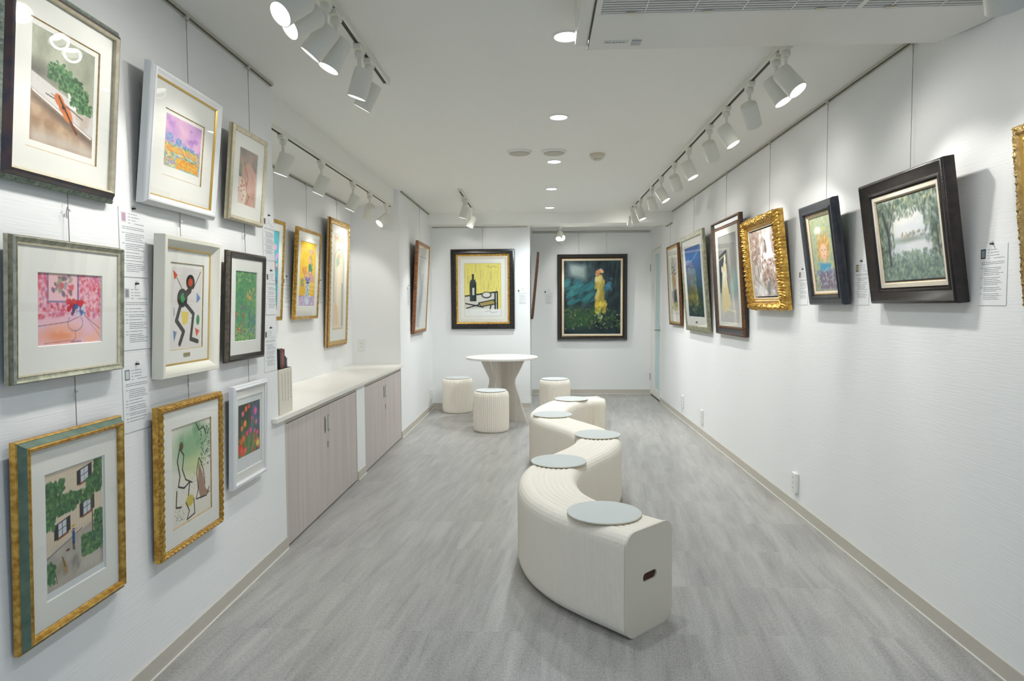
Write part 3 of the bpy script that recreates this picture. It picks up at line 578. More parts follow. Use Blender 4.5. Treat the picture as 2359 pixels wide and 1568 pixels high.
def art_yellowstill(w, h):
    c = Cv(w, h, .0042, (234, 222, 118), 14); K = (38, 40, 38)
    for i in range(60): u = c.rng.rand(); v = .35+.5*c.rng.rand(); c.line([(u, v), (u, v+.15)], .003, (150, 144, 90), .5)
    for i in range(10): c.line([(.45+.05*i, .5), (.65+.04*i, .85)], .003, (170, 160, 96), .5)
    c.mixm(c.rect(-.1, -.1, 1.1, .14), (238, 240, 236)); c.mixm(c.poly([(0, .38), (.9, .46), (.9, .14), (0, .14)]), (216, 214, 204)); c.line([(0, .38), (.9, .46), (.9, .14)], .02, K)
    c.mixm(c.rect(.14, .28, .32, .64), (44, 56, 52)); c.mixm(c.ell(.23, .64, .09, .07, .2), (44, 56, 52)); c.mixm(c.rect(.20, .66, .26, .80), (44, 56, 52)); c.mixm(c.rect(.21, .40, .27, .54), (214, 214, 200))
    c.mixm(c.ell(.60, .40, .15, .07, .2), K); c.mixm(c.ell(.60, .405, .12, .05, .2), (222, 222, 212)); c.mixm(c.poly([(.4, .26), (.8, .30), (.86, .24), (.5, .18)]), (170, 150, 80)); c.line([(.38, .25), (.8, .31), (.86, .23), (.46, .18), (.38, .25)], .015, K)
    c.line([(.02, .24), (.5, .17)], .018, K); c.line([(.05, .15), (.4, .22)], .015, K); c.line([(.72, .2), (.70, .14)], .018, K); c.line([(.84, .44), (.84, .14)], .02, K)
    c.line([(.60, .93), (.66, .96), (.7, .91), (.78, .95), (.9, .93)], .004, (90, 90, 60)); c.line([(.56, .08), (.7, .1), (.74, .06), (.9, .08)], .004, (120, 120, 120)); return c
def art_teal(w, h):
    c = Cv(w, h, .0048, (40, 56, 60), 15); c.wash((28, 38, 42), 4, .42, .66); c.dabs(260, (0, .36, 1, 1), [(34, 50, 54), (52, 72, 76), (30, 40, 46), (60, 84, 84)], (.03, .07), .4, 2.2, 1.2)
    c.dabs(70, (.02, .42, .55, .74), [(40, 98, 104), (52, 116, 118), (34, 82, 90)], (.02, .05), .55, 2.4, .6); c.wash((100, 114, 112), 3, .3, .55, region=c.poly([(.05, 1), (.38, .92), (.4, .74), (.12, .8)], .1)); c.wash((56, 88, 56), 4, .4, .65, region=c.rect(0, .1, 1, .36, .15), k=.9)
    for i in range(18): u = .6+.4*c.rng.rand(); c.line([(u, .5+.2*c.rng.rand()), (u+.05, 1)], .006, [(72, 86, 90), (30, 38, 42)][i % 2], .5)
    c.dabs(70, (.57, .40, .69, .76), [(170, 154, 78), (186, 172, 98), (146, 130, 58), (184, 174, 126)], (.022, .045), .7, 2.6, 1.45); c.dabs(40, (.56, .30, .73, .44), [(196, 176, 70), (214, 196, 90), (150, 130, 50)], (.02, .04), .75, 1.8, 1.2)
    c.dabs(14, (.60, .16, .68, .30), [(160, 164, 124), (180, 180, 140)], (.012, .022), .7, 2.4, 1.3); c.dabs(16, (.56, .80, .68, .88), [(176, 120, 70), (206, 170, 150), (150, 100, 60)], (.02, .035), .7); c.dabs(14, (.72, .60, .84, .76), [(70, 130, 160), (60, 110, 130)], (.02, .04), .5, 2)
    c.dabs(46, (0, .06, 1, .34), [(220, 226, 206), (200, 150, 90), (120, 190, 150)], (.007, .013), .9); c.dabs(220, (0, .08, 1, .34), [(64, 100, 62), (40, 70, 50), (90, 110, 60)], (.01, .02), .5, 2.4); return c
def art_spires(w, h):
    c = Cv(w, h, .0045, (224, 222, 208), 16); K = (40, 40, 46)
    for u, b, t in ((.3, .3, .86), (.42, .3, .95), (.58, .3, .9), (.72, .34, .84)): c.line([(u, b), (u, t)], .018, K, .8); c.line([(u-.12, t-.18), (u+.12, t-.16)], .01, K)
    c.mixm(c.poly([(.3, .6), (.5, .74), (.7, .56), (.66, .36), (.34, .36)], .03)*.8, (196, 150, 90)); c.mixm(c.poly([(.2, .38), (.8, .42), (.84, .2), (.3, .2)], .05)*.85, (56, 54, 56)); c.mixm(c.poly([(.2, .2), (.9, .22), (.9, .08), (.3, .08)], .08)*.7, (200, 190, 110)); c.wash((170, 190, 200), 4, .5, .7, k=.5)
    for i in range(20): c.line([(.1+.8*c.rng.rand(), .05+.2*c.rng.rand()), (.2+.7*c.rng.rand(), .08+.2*c.rng.rand())], .005, K, .6)
    return c
def art_bluewood(w, h):
    c = Cv(w, h, .0045, (24, 50, 66), 17); c.mixm(c.rect(-.2, .6, 1.2, 1.2, .45), (38, 98, 168)); c.dabs(300, (0, .3, .6, .85), [(30, 80, 130), (60, 130, 170), (24, 60, 90)], (.012, .026), .6); c.dabs(200, (.1, 0, 1, .4), [(24, 54, 44), (30, 70, 50), (16, 36, 40)], (.02, .05), .7, 2, PI/2)
    c.mixm(c.ell(.58, .5, .07, .26, .9)*.7, (130, 150, 80)); c.mixm(c.ell(.6, .25, .05, .14, .8)*.8, (176, 160, 50)); c.dabs(30, (.1, .05, .9, .3), [(200, 200, 150), (120, 170, 130)], (.006, .01), .8); c.line([(0, .82), (.4, .8), (.8, .9), (1, 1)], .012, (150, 190, 220), .6); return c
def art_dancer(w, h):
    c = Cv(w, h, .0042, (140, 140, 136), 18); c.wash((156, 156, 150), 3, .4, .7); c.mixm(c.poly([(0, .78), (.45, .84), (.48, .36), (0, .34)], .01), (40, 42, 48)); c.line([(0, .73), (.40, .79), (.42, .4)], .010, (200, 186, 140)); c.mixm(c.rect(-.1, -.1, 1.1, .32, .2), (206, 204, 200)); c.wash((150, 176, 170), 4, .45, .7, region=c.rect(.5, .3, 1, .6, .15))
    c.mixm(c.poly([(.18, .62), (.30, .72), (.42, .66), (.46, .44), (.58, .20), (.40, .12), (.06, .12), (.10, .4)], .03), (232, 214, 164)); c.wash((246, 240, 224), 5, .4, .65, region=c.poly([(.18, .62), (.34, .76), (.42, .62), (.4, .44), (.2, .4)], .03)); c.mixm(c.ell(.34, .74, .06, .05, .4), (244, 238, 220)); c.mixm(c.ell(.16, .62, .05, .05, .4), (244, 236, 216)); c.line([(.48, .5), (.56, .3), (.7, .1)], .008, (200, 190, 160)); c.line([(.44, .5), (.52, .34)], .02, (60, 56, 60), .7)
    c.line([(.1, .08), (.3, .16), (.85, .12)], .010, (236, 230, 206)); return c
def art_town(w, h):
    c = Cv(w, h, .0035, (196, 188, 180), 19); c.mixm(c.poly([(.3, .92), (.8, .96), (.85, .5), (.4, .42)], .03), (226, 226, 226)); c.wash((160, 144, 134), 6, .42, .62); c.wash((236, 236, 236), 6, .5, .7)
    c.dabs(320, (0, .5, .35, 1), [(150, 120, 104), (190, 170, 156), (126, 100, 90)], (.008, .018), .6, 2.5); c.dabs(300, (.4, .1, .95, .55), [(150, 110, 90), (180, 146, 124), (110, 84, 76), (200, 176, 160)], (.008, .02), .6, 2); c.line([(.58, .82), (.58, .66)], .018, (90, 80, 80)); c.line([(.22, .45), (.24, .32)], .014, (100, 90, 88)); c.line([(.4, .5), (.4, .42)], .012, (120, 104, 96)); c.line([(.05, .3), (.45, .1)], .012, (150, 156, 150)); c.mixm(c.ell(.3, .1, .3, .1, .6)*.7, (216, 216, 216)); c.wash((130, 130, 128), 4, .5, .7, region=c.rect(.5, 0, 1, .25, .1)); return c
def art_girl(w, h):
    c = Cv(w, h, .0028, (168, 178, 146), 20); c.dabs(300, (0, .1, 1, 1), [(186, 186, 140), (150, 176, 160), (206, 190, 120), (130, 160, 150)], (.02, .04), .5, 1.6)
    c.mixm(c.ell(.34, .82, .2, .07, .5)*.9, (228, 224, 216)); c.mixm(c.ell(.5, .58, .27, .17, .3), (196, 156, 92)); c.dabs(160, (.24, .42, .78, .76), [(206, 170, 104), (176, 130, 78), (220, 192, 130)], (.012, .026), .65, 2.4, 1.2)
    c.mixm(c.ell(.51, .53, .16, .115, .25), (232, 190, 160)); c.mixm(c.ell(.45, .55, .025, .012, .4), (90, 110, 120)); c.mixm(c.ell(.58, .55, .025, .012, .4), (90, 110, 120)); c.mixm(c.ell(.52, .47, .035, .010, .4), (200, 100, 84)); c.line([(.51, .54), (.51, .51)], .006, (214, 160, 130)); c.mixm(c.rect(.46, .36, .56, .44, .04), (222, 180, 150))
    c.mixm(c.poly([(.30, .38), (.74, .36), (.80, .22), (.26, .22)], .05), (80, 150, 180)); c.mixm(c.poly([(.24, .26), (.9, .26), (.96, .02), (.2, .02)], .05)*.8, (120, 90, 110)); c.dabs(260, (0, 0, 1, .3), [(120, 156, 180), (146, 140, 156), (180, 192, 196), (110, 100, 118)], (.014, .03), .55, 1.8); return c
def art_park(w, h):
    c = Cv(w, h, .0032, (206, 212, 208), 21); c.mixm(c.ell(.52, .68, .46, .34, .6), (240, 238, 230)); c.wash((214, 222, 232), 4, .5, .7, k=.6); G = [(96, 118, 104), (70, 92, 84), (128, 144, 120), (150, 166, 150), (60, 78, 70)]
    c.dabs(300, (0, .86, 1, 1), G+[(214, 206, 160)], (.012, .028), .6, 1.6); c.dabs(120, (.1, .76, .9, .9), G+[(190, 196, 170)], (.010, .022), .45, 2, 1.4); c.dabs(190, (0, .3, .16, .9), G, (.014, .03), .6, 1.6); c.dabs(60, (.14, .4, .26, .9), G, (.01, .022), .5, 2, 1.3); c.dabs(150, (.86, .3, 1, .9), G, (.014, .03), .6, 1.6); c.dabs(50, (.76, .4, .88, .8), G, (.01, .022), .5, 2, 1.3)
    c.mixm(c.ell(.5, .48, .45, .06, .8)*.8, (130, 144, 132)); c.dabs(36, (.36, .51, .74, .57), [(186, 160, 142), (160, 148, 134), (120, 134, 120)], (.010, .02), .6); c.mixm(c.ell(.62, .38, .3, .09, .5), (226, 228, 230)); c.mixm(c.rect(-.1, -.1, 1.1, .26, .12), (116, 138, 126)); c.dabs(600, (0, 0, 1, .34), [(96, 122, 108), (140, 162, 140), (168, 186, 160), (84, 106, 104)], (.010, .022), .55, 1.5)
    c.line([(.14, .2), (.15, .55), (.09, .85)], .018, (54, 60, 56), .85); c.line([(.15, .55), (.24, .8), (.3, .95)], .010, (90, 84, 74), .8); c.line([(.95, .25), (.93, .6)], .014, (70, 70, 64), .7); c.dabs(90, (.2, .74, .8, .92), G, (.006, .012), .7, 2.5, PI/2); c.grain(3); return c
def art_plain(w, h):
    c = Cv(w, h, .006, (216, 196, 182), 22); c.wash((236, 224, 216), 3, .4, .7); return c

# ------------------------------------------------------------------ framed pictures
def fmat(name, c, c2=None, metal=0, rough=.45, sc=60, bump=None, spec=.5):
    return mat(name, c, rough, metal, spec=spec, noise=((sc, sc, sc), .35, .65, c2) if c2 else None, bump=bump)
FM = {
 'gold': fmat('gilt_gold', (220, 178, 92), (168, 124, 52), .75, .3, 55), 'goldleaf': fmat('gold_leaf', (206, 162, 78), (150, 108, 44), .65, .36, 110),
 'goldbright': fmat('bright_gold', (226, 190, 104), None, .7, .3), 'goldpale': fmat('pale_gold', (208, 178, 118), (180, 146, 88), .5, .4, 60),
 'bronze': fmat('bronze_brown', (120, 82, 44), (88, 56, 28), .35, .42, 50), 'walnut': fmat('walnut', (150, 92, 44), (104, 60, 28), 0, .35, 30),
 'silvergreen': fmat('silver_green', (160, 170, 154), (120, 134, 120), .35, .45, 70), 'silver': fmat('aged_silver', (188, 186, 164), (146, 150, 132), .4, .42, 50),
 'silverdark': fmat('aged_silver_side', (142, 136, 116), (110, 104, 88), .3, .5, 60), 'navy': fmat('dark_blue_brown', (58, 54, 66), (86, 66, 62), 0, .3, 25),
 'green': fmat('grey_green_paint', (104, 126, 108), (82, 106, 92), 0, .5, 30), 'greenlight': fmat('pale_green_paint', (168, 190, 168), (146, 172, 152), 0, .5, 30),
 'white': fmat('white_lacquer', (236, 237, 236), None, 0, .18), 'white2': fmat('white_gloss', (230, 232, 234), None, 0, .3), 'cream': fmat('cream_paint', (228, 226, 212), None, 0, .4),
 'champ': fmat('champagne', (214, 206, 182), (196, 186, 160), .25, .4, 50), 'champside': fmat('champagne_side', (176, 164, 122), None, .35, .4),
 'black': fmat('black_paint', (30, 28, 28), (44, 38, 34), 0, .32, 40), 'blackoak': fmat('black_oak', (24, 20, 20), (42, 33, 28), 0, .36, 35, ((14, 200, 14), .5, .002)), 'darkwood': fmat('dark_carved_wood', (84, 54, 38), (56, 36, 26), 0, .4, 30), 'blackblue': fmat('worn_black', (40, 43, 50), (58, 60, 66), 0, .32, 25),
 'taupe': fmat('taupe_edge', (116, 106, 92), (88, 80, 70), .2, .5, 60), 'linen': fmat('linen_liner', (222, 214, 196), (208, 198, 178), 0, .8, 200), 'greywood': fmat('grey_green_wood', (150, 148, 118), (112, 112, 88), .1, .5, 30), 'slate': fmat('slate_band', (74, 76, 78), None, 0, .35),
 'blackdecor': fmat('black_with_gold_flecks', (26, 24, 26), (96, 78, 44), 0, .3, 55),
}
# the gold flecks are sparse
for nd in FM['blackdecor'].node_tree.nodes:
    if nd.type == 'MAP_RANGE': nd.inputs[1].default_value = .60; nd.inputs[2].default_value = .68
M['mat'] = mat('mount_board', (236, 236, 228), .8, spec=.2); M['matgrey'] = mat('mount_board_cool', (222, 226, 226), .8, spec=.2); M['backing'] = mat('backing_board', (92, 78, 58), .8); M['backgreen'] = mat('backing_green', (40, 62, 36), .8)
M['brass'] = mat('brass_plate', (176, 156, 96), .35, metal=.6)
def sweep(name, w, h, prof, mats, parent, step=0, orn=None):
    """prof: list of (inset, height, material index) ; orn(side, s, length, inset, height, j) -> (d_inset, d_height)"""
    vs, fs, mi = [], [], []; k = len(prof); rings = []
    for side in range(4):
        L = w if side % 2 == 0 else h; n = max(1, int(L/step)) if step else 1
        for i in range(n):
            t = i/n; row = []
            for j, (u, z, m) in enumerate(prof):
                s = t*L; du = dz = 0
                if orn and j: du, dz = orn(side, s, L, u, z, j)
                uu = u+du; e = min(s, L-s)
                # keep the mitre: clamp the position along the side into the inset range
                a = u+(L-2*u)*t
                if side == 0: p = (a-w/2, uu)
                elif side == 1: p = (w/2-uu, a)
                elif side == 2: p = (w/2-a, h-uu)
                else: p = (uu-w/2, h-a)
                if i == 0: p = {0: (u-w/2, u), 1: (w/2-u, u), 2: (w/2-u, h-u), 3: (u-w/2, h-u)}[side]
                row.append(len(vs)); vs.append((p[0], p[1], z+dz))
            rings.append(row)
    R = len(rings)
    for r in range(R):
        a, b = rings[r], rings[(r+1) % R]
        for j in range(k-1):
            fs.append((a[j], b[j], b[j+1], a[j+1])); mi.append(prof[j][2])
    mb = MB(); mb.v = vs; mb.f = fs; mb.m = mi
    return mb.build(name, mats, parent, smooth=True)
def sub(prof, maxd=.003):
    out = [prof[0]]
    for a, b in zip(prof, prof[1:]):
        n = max(1, int(math.hypot(b[0]-a[0], b[1]-a[1])/maxd))
        for i in range(1, n+1): t = i/n; out.append((a[0]+(b[0]-a[0])*t, a[1]+(b[1]-a[1])*t, a[2] if i < n else b[2]))
    return out
def rectring(mb, w0, h0, c0, w1, h1, c1, z0, z1, mi=0):
    """flat ring between outer rect (w0,h0 bottom c0) and inner rect"""
    o = [(-w0/2, c0, z0), (w0/2, c0, z0), (w0/2, c0+h0, z0), (-w0/2, c0+h0, z0)]; i = [(-w1/2, c1, z1), (w1/2, c1, z1), (w1/2, c1+h1, z1), (-w1/2, c1+h1, z1)]
    mb.add(o+i, [(a, (a+1) % 4, 4+(a+1) % 4, 4+a) for a in range(4)], mi)
def rope(p, amp, u0, u1, skew=1.):
    def f(side, s, L, u, z, j):
        if not (u0 <= u <= u1): return 0, 0
        e = min(1, min(s, L-s)/.012); q = (u-u0)/(u1-u0); b = math.sin(PI*q)
        return 0, amp*b*e*(2*abs(math.sin(PI*(s/p+skew*q)))-1)
    return f
def leafy(p, amp, u0, u1, scal=0., seed=0):
    r = random.Random(seed); ph = [r.uniform(0, 6) for _ in range(8)]
    def f(side, s, L, u, z, j):
        e = min(1, min(s, L-s)/.01); du = 0
        if u < .002 or scal: du = scal*e*(math.sin(2*PI*s/(L/3)+PI/2)*.6+.4*math.sin(2*PI*s/p/1.7+ph[side])+.35*math.sin(2*PI*s/p*1.9+ph[side+2]))*max(0, 1-u/(u1*.8+1e-6))
        if not (u0 <= u <= u1): return du, 0
        q = (u-u0)/(u1-u0); b = math.sin(PI*q)
        v = math.sin(2*PI*s/p+5*math.sin(PI*q*1.5)+ph[side])*math.sin(2*PI*q*1.6+ph[side+4])+.6*math.sin(2*PI*s/(p*.43)+q*9+ph[side+3])
        return du, amp*b*v
    return f
SIDES = {'L': (Vector((0, 1, 0)), Vector((1, 0, 0))), 'R': (Vector((0, -1, 0)), Vector((-1, 0, 0))), 'B': (Vector((1, 0, 0)), Vector((0, -1, 0))), 'Q': (Vector((0, 1, 0)), Vector((1, 0, 0)))}
def picture(side, wall, y0, y1, zb, h, tilt, d, D, bandw, prof, mats, art, artw, arth, artcy, label, group,
            matc=None, opening=None, glassy=True, liner=None, liner_mats=None, step=0, orn=None, plate=None, bevel=None, fillet=None, deep=.012, back=None, backm=None, asz=None, sheet=None):
    """d: distance of the front bottom edge from the wall ; D: moulding depth ; bandw: width of the moulding"""
    U, W = SIDES[side]; V = Vector((0, 0, 1)); w = y1-y0
    v = V*math.cos(tilt)+W*math.sin(tilt); n = W*math.cos(tilt)-V*math.sin(tilt)
    mid = (y0+y1)/2
    front = Vector((wall+W.x*d, mid, zb)) if side != 'B' else Vector((mid, wall-d, zb))
    org = front - n*D
    X = Matrix((U, v, n)).transposed().to_4x4(); X.translation = org
    o = empty('framed_picture', X, label, 'framed picture', group)
    # recompute profile closed to the back
    prof = [(0.0, 0.0, 0)] + prof + [(prof[-1][0], .002, 0)]
    sweep('frame', w, h, prof, mats, o, step, orn)
    iw, ih, ic = w-2*bandw, h-2*bandw, bandw; z = D-deep
    if liner:
        lw, lp = liner
        sweep('liner', iw+.002, ih+.002, lp, liner_mats, o).location = (0, ic-.001, 0)
        iw, ih, ic = iw-2*lw, ih-2*lw, ic+lw
    if matc:
        ow, oh, oc = opening; mb = MB(); rectring(mb, iw+.006, ih+.006, ic-.003, ow, oh, oc, z, z); mb.build('mount', M[matc], o)
        bm = MB(); rectring(bm, ow, oh, oc, ow-.005, oh-.005, oc+.0025, z, z-.004); bm.build('mount_bevel', FM[bevel] if bevel else M['white'], o)
        sh = MB(); rectring(sh, ow-.004, oh-.004, oc+.002, artw, arth, artcy, z-.0041, z-.0041); sh.build('print_margin', M['mat'] if not sheet else M[sheet], o)
        za = z-.0040
    else: za = z
    c = art(artw, arth); c.mesh('artwork', o, za, 0, artcy)
    if glassy: MB().add([(-iw/2-.003, ic-.003, z+.004), (iw/2+.003, ic-.003, z+.004), (iw/2+.003, ic+ih+.003, z+.004), (-iw/2-.003, ic+ih+.003, z+.004)], [(0, 1, 2, 3)]).build('glass', M['glass'], o)
    MB().box(-w/2+bandw*.45, w/2-bandw*.45, bandw*.45, h-bandw*.45, .0005 if not back else back, .006).build('backing_board', backm or M['backing'], o)
    if plate:
        pw, ph, pc, pm = plate; MB().box(-pw/2, pw/2, pc, pc+ph, z+.0002, z+.002).build('title_plate', M['brass'], o, bevel=.0008)
        t = MB(); x = -pw*.34
        while x < pw*.3: t.box(x, x+.0035, pc+ph*.4, pc+ph*.62, z+.0021, z+.0024); x += .005
        t.build('plate_lettering', M['ink'], o)
    return o
PL, PR_, PA, PB = 'framed pictures on the near left wall', 'framed pictures on the right wall', 'framed prints in the alcove', 'framed pictures at the back'
# --- near left wall, top row
picture('L', XL, 1.600, 2.062, 1.623, .526, .076, .045, .038, .036,
    sub([(0, .012, 3), (.0015, .013, 0), (.013, .022, 0), (.0135, .0215, 1), (.017, .026, 1), (.024, .035, 1), (.029, .037, 1), (.0295, .0375, 2), (.036, .031, 2), (.036, .014, 2)], .0035),
    [FM['silvergreen'], FM['navy'], FM['champ'], FM['green']], art_violin, .242, .297, .117, 'silver-green framed print of a violin and ivy, top left of the near left wall', PL,
    'mat', (.278, .333, .097), step=.0035, orn=leafy(.014, .0026, .001, .0133), fillet='gold', bevel='goldpale', deep=.018)
picture('L', XL, 2.201, 2.692, 1.651, .470, .099, .045, .036, .040,
    [(0, .020, 0), (.003, .026, 0), (.010, .030, 0), (.013, .035, 0), (.019, .0365, 0), (.026, .032, 0), (.034, .026, 0), (.0345, .026, 1), (.040, .021, 1), (.040, .012, 1)],
    [FM['white'], FM['goldbright']], art_lilac, .243, .181, .151, 'glossy white framed print of a lilac sky over a flower field, top row', PL,
    'mat', (.272, .231, .116), bevel='goldpale', deep=.018)
picture('L', XL, 2.805, 3.156, 1.675, .405, .088, .045, .026, .023,
    [(0, .010, 1), (.0005, .018, 1), (.001, .019, 0), (.005, .023, 0), (.009, .026, 0), (.014, .024, 0), (.019, .021, 0), (.023, .020, 0), (.023, .012, 0)],
    [FM['champ'], FM['champside']], art_flowing, .186, .243, .080, 'champagne framed print with pale pink figure-like shapes on grey, top right of the left wall', PL,
    'mat', (.188, .245, .079), deep=.010)
# --- middle row
picture('L', XL, 1.615, 2.063, 1.103, .383, .039, .045, .032, .023,
    [(0, .012, 1), (.002, .013, 1), (.0025, .018, 1), (.003, .023, 0), (.006, .028, 0), (.009, .026, 0), (.013, .022, 0), (.018, .020, 0), (.019, .022, 2), (.023, .020, 2), (.023, .010, 2)],
    [FM['silver'], FM['silverdark'], FM['champ']], art_pinkroom, .258, .197, .094, 'square aged-silver framed pink still life with a glass bowl of flowers', PL,
    'mat', (.260, .199, .093), deep=.016)
picture('L', XL, 2.267, 2.675, 1.047, .508, .051, .045, .042, .046,
    [(0, .040, 0), (.002, .042, 0), (.014, .042, 0), (.016, .041, 0), (.040, .016, 0), (.0405, .018, 1), (.046, .016, 1), (.046, .008, 1)],
    [FM['cream'], FM['goldbright']], art_inkshapes, .215, .300, .1, 'deep cream-white framed abstract of thick black ink shapes with a brass plate', PL,
    'mat', (.237, .322, .094), bevel='goldpale', deep=.028, plate=(.046, .014, .066, 0))
picture('L', XL, 2.761, 3.139, 1.060, .480, .046, .045, .028, .030,
    [(0, .008, 1), (.0005, .014, 1), (.001, .019, 1), (.005, .022, 1), (.0055, .024, 0), (.012, .027, 0), (.020, .024, 0), (.028, .018, 0), (.0285, .018, 2), (.030, .017, 2), (.030, .009, 2)],
    [FM['black'], FM['taupe'], FM['silverdark']], art_greenpatch, .219, .310, .087, 'black framed green patchwork print, middle row at the wall end', PL,
    'mat', (.221, .312, .086), deep=.013)
# --- bottom row
picture('L', XL, 1.614, 2.046, .402, .557, .022, .045, .038, .034,
    [(0, .010, 0), (.001, .016, 0), (.004, .018, 0), (.0045, .017, 1), (.012, .023, 1), (.018, .032, 1), (.0185, .033, 0), (.022, .037, 0), (.026, .034, 0), (.028, .035, 0), (.032, .026, 0), (.034, .024, 0), (.034, .012, 0)],
    [FM['gold'], FM['green']], art_house, .232, .325, .122, 'gold and grey-green framed print of a timber house with creepers, bottom left', PL,
    'mat', (.247, .350, .101), deep=.018, sheet='matgrey')
picture('L', XL, 2.233, 2.692, .402, .550, .019, .045, .034, .026,
    sub([(0, .020, 1), (.001, .024, 1), (.004, .026, 0), (.013, .032, 0), (.019, .027, 0), (.020, .028, 1), (.024, .026, 1), (.026, .022, 1), (.026, .012, 1)], .0022),
    [FM['gold'], FM['goldleaf']], art_inkwash, .284, .367, .090, 'gold gadroon framed green wash with loose ink outlines, middle of the bottom row', PL,
    'mat', (.288, .371, .088), step=.0022, orn=rope(.028, .0032, .0035, .0195, 1.0), bevel='goldpale', deep=.014)
picture('L', XL, 2.790, 3.147, .503, .452, .029, .045, .030, .024,
    [(0, .014, 0), (.001, .020, 0), (.004, .023, 0), (.006, .021, 0), (.007, .023, 0), (.013, .027, 0), (.018, .025, 0), (.019, .022, 0), (.024, .019, 0), (.024, .010, 0)],
    [FM['white2']], art_tulips, .224, .236, .125, 'small white framed print of orange and pink tulips, bottom row', PL,
    'mat', (.262, .330, .062), deep=.015, sheet='matgrey')
# --- alcove
picture('L', XA, 4.02, 4.575, 1.204, .681, .060, .045, .030, .026,
    [(0, .018, 0), (.002, .024, 0), (.010, .028, 0), (.014, .026, 0), (.022, .024, 0), (.026, .022, 0), (.026, .014, 0)],
    [FM['gold']], art_turquoise, .40, .53, .075, 'gold framed turquoise print half hidden behind the wall edge', PA, 'mat', (.402, .532, .074), deep=.012)
picture('L', XA, 4.807, 5.322, 1.203, .681, .066, .045, .030, .024,
    [(0, .018, 0), (.002, .024, 0), (.009, .028, 0), (.013, .026, 0), (.020, .024, 0), (.024, .022, 0), (.024, .014, 0)],
    [FM['gold']], art_yellowvase, .345, .485, .10, 'narrow gold framed print of a blue vase of flowers on yellow', PA, 'mat', (.352, .492, .096), deep=.012)
picture('L', XA, 5.564, 6.131, .947, 1.106, .043, .045, .036, .055,
    sub([(0, .016, 2), (.001, .022, 2), (.006, .026, 1), (.024, .034, 1), (.034, .028, 1), (.036, .030, 0), (.042, .030, 0), (.050, .024, 0), (.055, .023, 0), (.055, .012, 0)], .006),
    [FM['goldpale'], FM['goldpale'], FM['walnut']], art_nouveau, .320, .84, .14, 'tall ornate gold framed print with a pale arched panel', PA, 'mat', (.325, .845, .1375), step=.009, orn=leafy(.05, .004, .006, .034))
picture('L', XL, 6.954, 7.70, 1.001, .985, .060, .045, .036, .045,
    [(0, .010, 0), (.001, .026, 0), (.010, .032, 0), (.030, .034, 0), (.034, .030, 1), (.040, .028, 1), (.045, .024, 1), (.045, .014, 1)],
    [FM['walnut'], FM['goldpale']], art_pencil, .52, .74, .12, 'walnut framed faint pencil drawing on the far left wall', PB, 'mat', (.525, .745, .1175))
# --- back walls
picture('B', YA, -1.116, -.316, 1.004, 1.0, .02, .045, .036, .085,
    [(0, .010, 0), (.003, .022, 0), (.008, .027, 0), (.050, .034, 0), (.058, .030, 0), (.062, .026, 1), (.070, .033, 1), (.080, .026, 1), (.085, .024, 1), (.085, .012, 1)],
    [FM['blackdecor'], FM['gold']], art_yellowstill, .455, .655, .165, 'black and gold framed yellow still life above the round table', PB,
    'mat', (.460, .660, .1625), liner=(.036, [(0, .012, 0), (.004, .026, 0), (.012, .026, 0), (.034, .014, 0), (.036, .014, 0)]), liner_mats=[FM['linen']], deep=.024, bevel='goldpale')
picture('B', YB, .253, 1.261, .785, 1.247, .02, .045, .036, .062,
    [(0, .010, 0), (.001, .028, 0), (.006, .034, 0), (.020, .026, 0), (.044, .020, 0), (.052, .026, 0), (.058, .022, 0), (.060, .016, 1), (.062, .014, 1), (.062, .012, 1)],
    [FM['black'], FM['gold']], art_teal, .815, 1.048, .100, 'large black framed dark teal painting with a yellow upright form, on the recess wall', PB,
    liner=(.034, [(0, .012, 0), (.004, .020, 0), (.008, .018, 1), (.028, .018, 1), (.034, .012, 0)]), liner_mats=[FM['gold'], FM['linen']], deep=.025, glassy=False)
# --- right wall from the far end to the near one
picture('R', XR, 7.486, 8.130, 1.056, .932, .048, .045, .034, .050,
    [(0, .014, 0), (.002, .022, 0), (.012, .030, 0), (.026, .028, 1), (.036, .026, 1), (.046, .022, 1), (.050, .020, 1), (.050, .012, 1)],
    [FM['bronze'], FM['goldpale']], art_spires, .46, .70, .125, 'bronze framed ink drawing of tall spires beside the door, farthest on the right wall', PR_, 'mat', (.465, .705, .122))
picture('R', XR, 6.226, 7.197, 1.027, .977, .078, .045, .030, .055,
    [(0, .016, 0), (.002, .024, 0), (.006, .026, 0), (.046, .027, 0), (.050, .024, 0), (.055, .022, 0), (.055, .012, 0)],
    [FM['greywood']], art_bluewood, .66, .695, .15, 'grey-green framed deep blue woodland print on the right wall', PR_, 'mat', (.665, .70, .148), plate=(.08, .02, .085, 0))
picture('R', XR, 5.163, 5.981, 1.043, .957, .060, .045, .038, .075,
    [(0, .020, 1), (.001, .032, 1), (.004, .035, 1), (.012, .036, 1), (.013, .030, 2), (.018, .018, 2), (.048, .016, 2), (.052, .022, 1), (.060, .028, 1), (.068, .026, 1), (.075, .020, 1), (.075, .010, 1)],
    [FM['black'], FM['bronze'], FM['slate']], art_dancer, .53, .72, .105, 'brown and slate framed print of a pale gown against a dark doorway', PR_, 'mat', (.535, .725, .1025), deep=.018)
